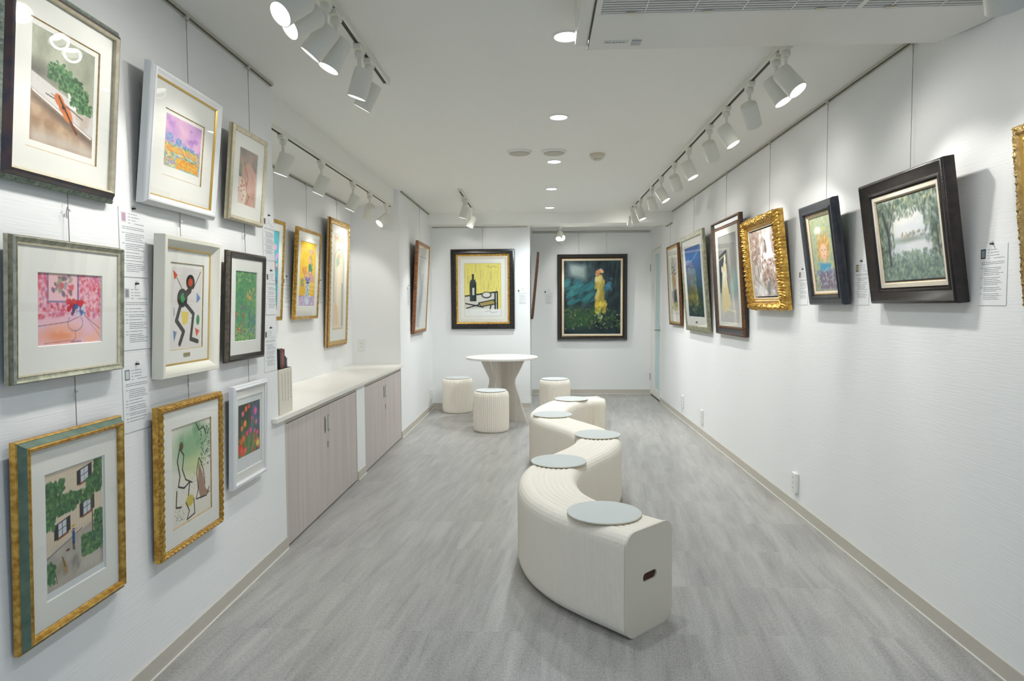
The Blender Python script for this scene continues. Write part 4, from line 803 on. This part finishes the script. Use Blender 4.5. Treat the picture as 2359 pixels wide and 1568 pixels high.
picture('R', XR, 4.268, 4.976, 1.255, .643, .111, .080, .068, .085,
    sub([(0, .030, 1), (.001, .038, 1), (.006, .046, 0), (.022, .062, 0), (.034, .064, 0), (.048, .050, 0), (.056, .040, 1), (.062, .044, 1), (.070, .040, 1), (.078, .034, 1), (.080, .032, 2), (.085, .030, 2), (.085, .02, 2)], .005),
    [FM['gold'], FM['gold'], FM['linen']], art_town, .515, .455, .094, 'ornate carved gold framed painting of a pale walled town', PR_, step=.004, orn=leafy(.040, .010, .006, .052, .006, 3), glassy=False, deep=.042)
picture('R', XR, 3.475, 3.908, 1.291, .555, .135, .060, .045, .055,
    [(0, .006, 0), (.001, .030, 0), (.005, .036, 0), (.012, .040, 0), (.036, .034, 0), (.042, .040, 0), (.048, .038, 0), (.050, .028, 0), (.055, .026, 0), (.055, .014, 0)],
    [FM['blackblue']], art_girl, .290, .405, .075, 'worn black framed portrait of a fair-haired child in blue', PR_,
    liner=(.022, [(0, .020, 0), (.004, .026, 0), (.010, .024, 1), (.020, .018, 0), (.022, .016, 0)]), liner_mats=[FM['goldpale'], FM['linen']], glassy=False, deep=.030, back=-.012, backm=M['backgreen'])
picture('R', XR, 2.548, 3.194, 1.296, .547, .134, .060, .055, .068,
    [(0, .010, 0), (.001, .040, 0), (.006, .048, 0), (.012, .050, 0), (.016, .046, 0), (.050, .030, 0), (.056, .034, 0), (.062, .034, 0), (.064, .024, 0), (.068, .020, 0), (.068, .012, 0)],
    [FM['blackoak']], art_park, .455, .350, .1, 'large black oak framed painting of a park pond under trees', PR_,
    liner=(.026, [(0, .018, 0), (.003, .026, 0), (.020, .026, 0), (.024, .018, 1), (.026, .017, 1)]), liner_mats=[FM['linen'], FM['gold']], deep=.038, glassy=True, plate=(.05, .012, .078, 0))
picture('R', XR, 1.66, 2.236, 1.284, .579, .096, .045, .036, .060,
    sub([(0, .012, 0), (.001, .020, 0), (.004, .026, 0), (.026, .034, 0), (.030, .030, 0), (.034, .026, 1), (.048, .026, 1), (.056, .032, 0), (.060, .026, 0), (.060, .012, 0)], .005),
    [FM['goldpale'], FM['goldbright']], art_plain, .44, .45, .06, 'pale gold carved frame cut off by the right edge of the photo', PR_, step=.006, orn=leafy(.03, .006, .002, .030, .004, 5), glassy=False)
# small picture on the recess side wall, seen edge-on
picture('Q', XC, 8.52, 9.25, 1.12, .86, .098, .035, .030, .060,
    sub([(0, .008, 0), (.001, .020, 0), (.008, .028, 0), (.03, .022, 0), (.05, .030, 0), (.060, .022, 0), (.060, .012, 0)], .008),
    [FM['darkwood']], art_plain, .58, .72, .07, 'brown carved frame seen edge-on at the corner of the recess', PB, step=.012, orn=leafy(.05, .004, .002, .05, .002, 6), glassy=False)

# wires: left wall columns, alcove, far walls
for y, zt, lab in ((1.836, 2.10, 'wire down to the violin print'), (2.555, 2.08, 'wire above the lilac landscape'), (3.095, 2.05, 'wire above the champagne framed print')):
    wire((XL, y), (1, 0), zt, H, lab+' on the near left wall')
for p, n, z0, z1, lab in (((XA, 4.35), (1, 0), 1.86, ZA, 'alcove wire holding the turquoise print'), ((XA, 5.182), (1, 0), 1.86, ZA, 'alcove wire holding the yellow flower print'), ((XA, 5.960), (1, 0), 2.03, ZA, 'alcove wire holding the tall arched print'),
        ((XL, 7.50), (1, 0), 1.96, H, 'wire holding the walnut framed drawing'), ((-.715, YA), (0, -1), 1.99, ZBM, 'wire above the yellow still life'),
        ((.563, YB), (0, -1), 2.01, ZR-.012, 'left of two wires above the dark teal painting'), ((.967, YB), (0, -1), 2.01, ZR-.012, 'right of two wires above the dark teal painting'),
        ((XR, 2.960), (-1, 0), 1.82, H, 'right wall wire above the park pond painting'), ((XR, 3.80), (-1, 0), 1.82, H, 'right wall wire above the child portrait'), ((XR, 4.72), (-1, 0), 1.87, H, 'right wall wire above the carved gold frame'),
        ((XR, 5.80), (-1, 0), 1.97, H, 'right wall wire above the pale gown print'), ((XR, 7.00), (-1, 0), 1.97, H, 'right wall wire above the blue woodland print'), ((XR, 8.24), (-1, 0), 1.95, ZBM, 'wire hanging under the beam by the spires drawing')):
    wire(p, n, z0, z1, lab)
def lower(y, z0, z1, lab):
    o = empty('hanging_wire', (XL+.012, y, z1), lab, 'wire', 'wires between stacked pictures')
    MB().tube([(0, 0, 0), (0, 0, z0-z1)], .0011, 6).build('cord', M['wire'], o)
    L = (z1-z0); k = -.34*L
    MB().tube([(0, .0, k+.012), (.003, -.008, k+.006), (.003, -.011, k-.006), (.003, -.010, k-.024)], .0012, 6).build('loop', M['steel'], o)
    MB().box(-.001, .003, .004, .012, k-.002, k+.004).build('wire_stopper', M['white'], o)
lower(1.872, 1.46, 1.64, 'wire between the violin print and the pink still life'); lower(2.47, 1.53, 1.67, 'wire between the lilac landscape and the cream-white frame'); lower(3.02, 1.51, 1.69, 'wire between the champagne frame and the black frame')
lower(1.872, .93, 1.12, 'wire between the pink still life and the timber house print'); lower(2.493, .92, 1.07, 'wire between the cream-white frame and the gadroon frame'); lower(3.023, .93, 1.08, 'wire between the black frame and the tulip print')

# ------------------------------------------------------------------ caption cards
GC = 'caption cards pinned to the walls'
def card(side, wall, a, zt, label, w=.150, h=.215, thumb=(90, 92, 98), tb=(214, 214, 208), seed=0, tcol=0):
    """a: coordinate along the wall of the left edge as viewed"""
    U, W = SIDES[side]; r = random.Random(seed)
    X = Matrix((U, Vector((0, 0, 1)), W)).transposed().to_4x4()
    X.translation = (Vector((wall, a, zt)) if side != 'B' else Vector((a, wall, zt))) + W*.0012
    o = empty('caption_card', X, label, 'caption card', GC)
    MB().box(0, w, -h, 0, 0, .0008).build('sheet', M['card'], o)
    tm = MB(); tm.box(.012, .038, -.048, -.014, .0009, .0012, 0).box(.016, .034, -.044, -.018, .0012, .0014, 1)
    tm.build('thumbnail', [mat('thumb_frame', tb, .6), mat('thumb_print', thumb, .6)], o)
    t = MB()
    def ln(x, y, x1, hh=.0018):
        while x < x1:
            L = r.uniform(.0025, .012); t.box(x, min(x+L, x1), y-hh/2, y+hh/2, .0009, .0011); x += L+r.uniform(.0008, .003)
    for k in range(3): ln(.048, -.018-.010*k, .060); ln(.066, -.018-.010*k, .066+r.uniform(.02, .045))
    ln(.048, -.048, .060); ln(.082, -.048, .136)
    for k in range(2): ln(.016, -.062-.006*k, .136)
    y = -.082
    while y > -h+.035:
        n = r.randint(1, 5); ln(.014, y, .026)
        for k in range(n): ln(.032, y, .100+r.uniform(0, .036)); y -= .0062
        y -= .004
    t.build('printed_text', M['ink'], o)
    p = MB(); p.lathe([(.0035, 0), (.0035, .004), (.0022, .006), (.0034, .010), (.0030, .011)], 12, M=Matrix.Translation((w*.5, .002, .0005)))
    p.tube([(w*.5-.004, .004, .004), (w*.5-.005, .012, .006)], .0006, 5).tube([(w*.5+.003, .004, .004), (w*.5+.005, .012, .006)], .0006, 5)
    p.build('push_pin', M['black'], o, smooth=True)
card('L', XL, 2.118, 1.628, 'caption card at top, between the violin print and lilac landscape', thumb=(190, 150, 180), seed=1, h=.226)
card('L', XL, 2.122, 1.378, 'caption card between the pink still life and the cream-white frame', thumb=(150, 150, 160), seed=2, h=.219)
card('L', XL, 2.108, 1.108, 'lowest caption card of the left column, above the gold and grey-green frame', thumb=(200, 210, 206), tb=(120, 126, 130), seed=3, h=.222)
card('L', XL, 3.246, 1.755, 'top caption card at the end of the near left wall', w=.138, h=.222, seed=4)
card('L', XL, 3.262, 1.480, 'middle caption card at the end of the near left wall', w=.125, h=.22, seed=5)
card('L', XL, 3.228, 1.192, 'lowest caption card at the end of the near left wall', w=.155, h=.218, seed=6)
card('L', XA, 4.690, 1.516, 'caption card in the alcove left of the yellow flower print', w=.135, seed=7)
card('L', XA, 5.425, 1.516, 'caption card in the alcove left of the tall arched print', w=.150, seed=8)
card('L', XL, 6.800, 1.510, 'caption card left of the walnut framed drawing', w=.150, h=.230, seed=9)
card('B', YA, -.292, 1.512, 'caption card right of the yellow still life', w=.145, seed=10, thumb=(120, 120, 90))
card('B', YB, .052, 1.524, 'caption card left of the dark teal painting', w=.150, seed=11, thumb=(50, 80, 84))
card('R', XR, 7.45, 1.516, 'caption card between the spires drawing and the woodland print', seed=12)
card('R', XR, 6.190, 1.520, 'caption card between the woodland print and the pale gown print', seed=13)
card('R', XR, 4.212, 1.508, 'caption card between the carved gold frame and the child portrait', seed=14, thumb=(140, 110, 90), tb=(150, 140, 126))
card('R', XR, 3.470, 1.508, 'caption card left of the park pond painting', seed=15, thumb=(200, 180, 130), tb=(90, 80, 70))
card('R', XR, 2.512, 1.506, 'nearest caption card on the right wall, beside the park pond painting', seed=16, thumb=(140, 150, 160), tb=(52, 54, 62))

# ------------------------------------------------------------------ cabinets, counter
def cabinet(y0, y1, label):
    o = empty('base_cabinet', (XL, (y0+y1)/2, 0), label, 'cabinet', 'low cabinets under the counter')
    h = (y1-y0)/2; x0 = XA-XL+.005
    b = MB()
    b.box(x0, .0005, -h, -h+.022, .0, .704).box(x0, .0005, h-.022, h, .0, .704).box(x0, .0005, -h+.022, h-.022, .676, .704).box(x0, -.03, -h+.022, h-.022, .0, .02).box(x0, x0+.01, -h+.022, h-.022, .02, .676)
    b.build('carcass', M['cabtrim'], o)
    g = .003
    for s in (-1, 1):
        a, c = (-h+.022+g, -g/2) if s < 0 else (g/2, h-.022-g)
        d = MB().box(-.021, -.001, a, c, .012, .670).build('door', M['cab'], o); 
        hy = -.046 if s < 0 else .024
        MB().box(-.001, .0022, hy, hy+.022, .500, .606).build('recessed_pull', M['steel'], d, bevel=.0006)
        MB().box(.0022, .0026, hy+.006, hy+.016, .512, .594).build('pull_slot', M['slot'] if s < 0 else M['white'], d)
    k = MB().lathe([(.009, -.001), (.009, .003), (.006, .004)], 20, M=Matrix.Translation((0, .018, .430)) @ Matrix.Rotation(PI/2, 4, 'Y')).build('lock', M['steel'], o, smooth=True)
    MB().box(.0005, .002, .013, .022, .395, .420).build('lock_plate', M['steel'], o)
cabinet(3.470, 4.865, 'nearer pale ash double-door cabinet under the counter')
cabinet(5.085, 6.445, 'farther pale ash double-door cabinet under the counter')
ct = MB().box(XA+.001, XL+.028, YW+.001, YE-.001, .705, .731).box(XL+.001, XL+.028, 3.30, YW+.001, .705, .731).build('countertop', M['counter'], bevel=.003)
tag(ct, 'long pale countertop across both alcove cabinets', 'countertop')

# stack of vertical-lettered box files on the counter, booklets on top
def cream_box():
    o = empty('brochure_box', (-1.425, 3.505, .7312), 'cream box with columns of vertical lettering at the near end of the counter', 'box')
    MB().box(-.07, .062, -.092, .088, 0, .238).build('body', mat('cream_card', (226, 220, 204), .6), o, bevel=.002)
    t = MB(); r = random.Random(4)
    for y in (-.055, -.015, .028, .068):
        z = .215
        while z > .07:
            L = r.uniform(.003, .010); t.box(.0622, .0626, y-.003, y+.003, z-L, z); z -= L+r.uniform(.002, .006)
    t.build('vertical_lettering', mat('faded_ink', (170, 164, 150), .7), o)
    MB().box(-.066, .058, -.088, .084, .2384, .2404).build('dark_lid', M['black'], o)
cream_box()
r = random.Random(2)
for i, (y, t, h, c, lab) in enumerate(((3.462, .022, .105, (26, 24, 26), 'thick black booklet, leftmost on the cream box'), (3.485, .013, .107, (126, 44, 38), 'dark red booklet beside the thick black one'), (3.499, .013, .103, (150, 60, 48), 'brick red booklet in the middle of the row'), (3.513, .018, .101, (60, 36, 40), 'maroon-black booklet right of the red ones'), (3.534, .012, .062, (24, 24, 26), 'short black booklet on the cream box'), (3.549, .016, .052, (84, 84, 90), 'short grey booklet, last in the row on the cream box'))):
    o = empty('booklet', (-1.412, y, .9718), lab, 'booklet', 'booklets standing on the cream box')
    MB().box(-.035, .035, 0, t, 0, h).build('cover', mat('cover', c, .4), o, bevel=.0008)
    MB().box(.0352, .0355, t*.3, t*.7, h*.2, h*.8).build('spine_lettering', mat('spine', tuple(min(255, v+70) for v in c), .6), o)
    MB().box(-.033, .034, .0015, t-.0015, h, h+.0004).build('pages', M['card'], o)

# ------------------------------------------------------------------ outlets
def outlet(side, wall, a, z, w, h, t, slots, label, cat='outlet', rows=3):
    U, W = SIDES[side]; X = Matrix((U, Vector((0, 0, 1)), W)).transposed().to_4x4()
    X.translation = Vector((wall, a, z)) if side != 'B' else Vector((a, wall, z))
    o = empty('wall_outlet', X, label, cat, 'wall outlets')
    MB().box(-w/2, w/2, -h/2, h/2, 0.0003, t).build('cover_plate', M['white'], o, bevel=min(.006, t*.45))
    s = MB()
    for k in range(rows):
        zz = (k-(rows-1)/2)*h*.27
        for x in (-.008, .008): s.box(x-.0012, x+.0012, zz-.005, zz+.005, t, t+.0004)
    s.build('socket_slots', M['slot'], o)
outlet('R', XR, 7.50, .216, .070, .135, .018, 0, 'farthest small outlet box low on the right wall')
outlet('R', XR, 6.61, .190, .072, .142, .018, 0, 'middle small outlet box low on the right wall')
outlet('R', XR, 4.185, .186, .070, .124, .024, 0, 'nearest outlet with stacked sockets low on the right wall')
outlet('B', YE, -1.748, .920, .074, .116, .007, 0, 'square outlet plate on the alcove end wall above the counter', rows=2)
outlet('L', XL, 8.22, .20, .120, .125, .014, 0, 'outlet low on the far left wall beside the stool')

# ------------------------------------------------------------------ round table of crossed hourglass boards
tb = empty('round_table', (-.43, 7.49, 0), 'round white table on crossed hourglass boards', 'table')
MB().lathe([(0.40, .700), (.405, .703), (.405, .721), (.40, .724)], 96).build('tabletop', M['table_top'], tb, smooth=True)
def hourglass(rot, top, waist, foot, zw, name='leg_board', zoff=0):
    pts = []; n = 30
    for i in range(n+1):
        z = .700*i/n
        if z < zw: t = z/zw; x = foot+(waist-foot)*(t**1.0 if t < .82 else .82+(t-.82)*.75)
        else: t = (z-zw)/(.70-zw); x = waist+(top-waist)*(t if t > .2 else t*.5+ .0)
        pts.append((x, z))
    # smooth the profile
    xs = [p[0] for p in pts]
    for _ in range(4): xs = [xs[0]]+[(xs[i-1]+2*xs[i]+xs[i+1])/4 for i in range(1, n)]+[xs[n]]
    b = MB(); T2 = .011
    prof = [(-x, z) for x, (_, z) in zip(xs, pts)] + [(x, z) for x, (_, z) in reversed(list(zip(xs, pts)))]
    Rm = Matrix.Rotation(rot, 4, 'Z'); m = len(prof)
    vs = [Rm @ Vector((x, -T2, z+.0005)) for x, z in prof]+[Rm @ Vector((x, T2, z+.0005)) for x, z in prof]
    fs = []
    k = n+1
    for i in range(n):   # strips left-right
        a, c = i, m-1-i
        fs.append((a, i+1, m-2-i, c)); fs.append((m+a, m+c, m+m-2-i, m+i+1))
    fs += [(i, m+i, m+(i+1) % m, (i+1) % m) for i in range(m)]
    b.add(vs, fs); return b.build(name, M['table'], tb)
hourglass(math.radians(-24), .285, .15, .31, .44)
hourglass(math.radians(66), .285, .15, .31, .44)
cb = MB().tube([(-.30, 7.62, .006), (-.27, 7.56, .006), (-.285, 7.50, .008), (-.25, 7.55, .02), (-.235, 7.60, .005), (-.20, 7.60, .005)], .005, 8).build('power_cord', M['cabtrim'], None, smooth=True)
tag(cb, 'short loop of cord on the floor behind the round table foot', 'cord')

# ------------------------------------------------------------------ pleated paper stools
def stool(x, y, label, rot=0, n=54, h=.418):
    o = empty('paper_stool', (x, y, 0), label, 'stool', 'round pleated paper stools')
    prof = [(.168, 0.0, 1), (.176, .004, 1), (.183, .018, .8), (.185, .045, .8), (.185, h-.075, .8), (.183, h-.045, .9), (.176, h-.022, 1.1), (.166, h-.008, 1.6), (.152, h-.003, 2.2), (.140, h-.004, 2.6)]
    vs = []; N = n*4
    for i in range(N):
        a = 2*PI*i/N+rot; k = abs(((i % 4)/4)*2-1)*2-1    # zigzag -1..1
        for r, z, q in prof: rr = r+.0032*q*k-.001; vs.append((rr*math.cos(a), rr*math.sin(a), z))
    K = len(prof); fs = [(i*K+j, ((i+1) % N)*K+j, ((i+1) % N)*K+j+1, i*K+j+1) for i in range(N) for j in range(K-1)]
    b = MB().add(vs, fs); b.build('pleated_body', M['paper'], o)
    MB().lathe([(.150, h-.012), (.150, h-.006)], 48).build('core', M['hole'], o)
    MB().lathe([(.150, .002), (.150, .006)], 48).build('base_board', M['hole'], o)
    MB().lathe([(.157, h-.001), (.160, h), (.160, h+.004), (.158, h+.006)], 72).build('seat_disc', M['pad'], o, smooth=True)
stool(-1.015, 8.10, 'round pleated stool in the back left corner')
stool(-.512, 6.885, 'round pleated stool in front of the round table', .3)
stool(.175, 7.96, 'round pleated stool behind the far end of the bench', .5)

# ------------------------------------------------------------------ serpentine folding bench
ctrl = [(.435, 2.625), (.352, 2.708), (.2685, 2.793), (.165, 2.915), (.085, 3.07), (.045, 3.24), (.036, 3.42), (.058, 3.58), (.103, 3.722), (.19, 3.90), (.285, 4.08), (.355, 4.26), (.387, 4.42), (.382, 4.56), (.330, 4.76), (.235, 4.95), (.140, 5.13), (.080, 5.31), (.062, 5.50), (.085, 5.68), (.125, 5.85), (.20, 6.06), (.30, 6.21), (.42, 6.30), (.575, 6.345)]
def catmull(P, m):
    P = [Vector((*p, 0)) for p in P]; P = [P[0]*2-P[1]]+P+[P[-1]*2-P[-2]]; out = []
    for i in range(1, len(P)-2):
        for k in range(m):
            t = k/m; a, b, c, d = P[i-1:i+3]
            out.append(.5*((2*b)+(c-a)*t+(2*a-5*b+4*c-d)*t*t+(3*b-a-3*c+d)*t**3))
    out.append(P[-2]); return out
dense = catmull(ctrl, 24)
ln_ = [0]
for a, b in zip(dense, dense[1:]): ln_.append(ln_[-1]+(b-a).length)
def at(s):
    import bisect
    i = max(1, min(len(ln_)-1, bisect.bisect_left(ln_, s))); t = (s-ln_[i-1])/(ln_[i]-ln_[i-1]); return dense[i-1].lerp(dense[i], t)
bench = empty('serpentine_bench', (.435, 2.625, 0), 'long S-curved accordion paper bench with a slotted end board', 'bench')
org = Vector((.435, 2.625, 0))
HW, HT, CR = .150, .418, .055
def section():
    p = []
    def arc(cx, cz, a0, a1, n=5):
        for i in range(n+1):
            a = a0+(a1-a0)*i/n; p.append((cx+CR*math.cos(a), cz+CR*math.sin(a)))
    arc(HW-CR, CR, -PI/2, 0); arc(HW-CR, HT-CR, 0, PI/2)
    n = 42
    for i in range(1, n): x = (HW-CR)*(1-2*i/n); p.append((x, HT-.0040*(.5-.5*math.cos(2*PI*(i/n)*7))))
    arc(-HW+CR, HT-CR, PI/2, PI); arc(-HW+CR, CR, PI, 1.5*PI)
    return p
sec = section(); SL = ln_[-1]; pitch = .0085; NP = int((SL-.02)/pitch)*2
vs = []; fs = []; K = len(sec)
for i in range(NP+1):
    s = .010+(SL-.020)*i/NP; P = at(s); Tn = (at(min(SL, s+.012))-at(max(0, s-.012))).normalized(); Nn = Vector((Tn.y, -Tn.x, 0))
    k = 0 if i % 2 else -1
    for x, z in sec:
        side = max(0, (abs(x)-(HW-CR))/CR); e = -.0036*k*-1*(.25+.75*side)
        X_ = x+math.copysign(e*(1 if abs(x) > .08 else 0), x); Z_ = z+(e*.45 if z > HT-.02 else 0)
        q = P-org+Nn*X_; vs.append((q.x, q.y, max(.0005, Z_)))
for i in range(NP):
    for j in range(K): fs.append((i*K+j, (i+1)*K+j, (i+1)*K+(j+1) % K, i*K+(j+1) % K))
fs.append(tuple(range(K))); fs.append(tuple(NP*K+j for j in range(K))[::-1])
b = MB().add(vs, fs); body = b.build('pleated_body', M['paper'], bench, smooth=False)
def endboard(s, sign):
    P = at(s); Tn = (at(min(SL, s+.03))-at(max(0, s-.03))).normalized()*sign     # outward
    Nn = Vector((-Tn.y, Tn.x, 0)); Z = Vector((0, 0, 1))
    outer = []; 
    def arc(cx, cz, a0, a1, n=8):
        return [(cx+CR*math.cos(a0+(a1-a0)*i/n), cz+CR*math.sin(a0+(a1-a0)*i/n)) for i in range(n+1)]
    w2 = HW+.0025; ht = HT+.003
    outer = arc(w2-CR, CR, -PI/2, 0)+arc(w2-CR, ht-CR, 0, PI/2)+arc(-w2+CR, ht-CR, PI/2, PI)+arc(-w2+CR, CR, PI, 1.5*PI)
    sx, sz, rr, cz = .046, .0175, .0175, .222; inner = []
    for (cx, c0) in (((sx-rr), -PI/2), (-(sx-rr), PI/2)):
        for i in range(17): a = c0+PI*i/16; inner.append((cx+rr*math.cos(a), cz+sz*math.sin(a)))
    n, m = len(outer), len(inner)
    o2 = []
    for a, c in zip(outer, outer[1:]+outer[:1]):
        q = max(1, int(math.hypot(c[0]-a[0], c[1]-a[1])/.008)); o2 += [(a[0]+(c[0]-a[0])*t/q, a[1]+(c[1]-a[1])*t/q) for t in range(q)]
    outer = o2
    # bridge by matching angle
    def ang(p): return math.atan2(p[1]-cz, p[0]) % (2*PI)
    O = sorted(outer, key=ang); I = sorted(inner, key=ang); vsl = []; fsl = []
    n, m = len(O), len(I)
    W3 = lambda p, d: (P-org)+Nn*p[0]+Z*max(.0004, p[1])+Tn*d
    for d in (.0, .009): vsl += [W3(p, d) for p in O]+[W3(p, d) for p in I]
    B = n+m; i = j = 0
    while i < n or j < m:
        ao = ang(O[(i+1) % n])+(2*PI if i+1 >= n else 0); ai = ang(I[(j+1) % m])+(2*PI if j+1 >= m else 0)
        if (ao <= ai and i < n) or j >= m: t = (i % n, (i+1) % n, n+j % m); i += 1
        else: t = (i % n, n+(j+1) % m, n+j % m); j += 1
        fsl.append(t[::-1]); fsl.append(tuple(B+q for q in t))
    fsl += [(i, (i+1) % n, B+(i+1) % n, B+i) for i in range(n)]+[(n+(j+1) % m, n+j, B+n+j, B+n+(j+1) % m) for j in range(m)]
    ob = MB().add(vsl, fsl).build('end_board', M['endboard'], bench)
    c = MB(); c.add([W3((x, z), d) for d in (-.0005, .0) for x, z in ((-.05, .198), (.05, .198), (.05, .246), (-.05, .246))], [(3, 2, 1, 0), (4, 5, 6, 7)])
    for k in range(12): x = -.044+.008*k; c.add([W3((xx, z), .002) for xx, z in ((x, .20), (x+.003, .20), (x+.003, .244), (x, .244))], [(0, 1, 2, 3)], 1)
    c.build('handle_slot', [M['hole'], mat('brown_fold', (104, 70, 46), .8)], bench)
endboard(.009, -1)
endboard(SL-.009, 1)
for (x, y), lab in zip(((.2685, 2.793), (.103, 3.722), (.387, 4.504), (.098, 5.33), (.29, 6.225)), ('nearest round white seat pad, beside the slotted bench end', 'second round seat pad from the front, at the left bend of the bench', 'middle round seat pad, at the right bend of the bench', 'fourth round seat pad from the front, at the far left bend', 'farthest round seat pad, in front of the single stool')):
    o = empty('seat_pad', (x, y, HT+.0022), lab, 'seat pad', 'round seat pads on the bench')
    MB().lathe([(.154, 0), (.1565, .0008), (.1570, .0045), (.156, .0050)], 96, cap=(True, False)).build('underside', M['padedge'], o, smooth=True)
    MB().lathe([(.1562, .0048), (.1545, .0066), (.02, .0070)], 96).build('felt_top', M['pad'], o, smooth=True)
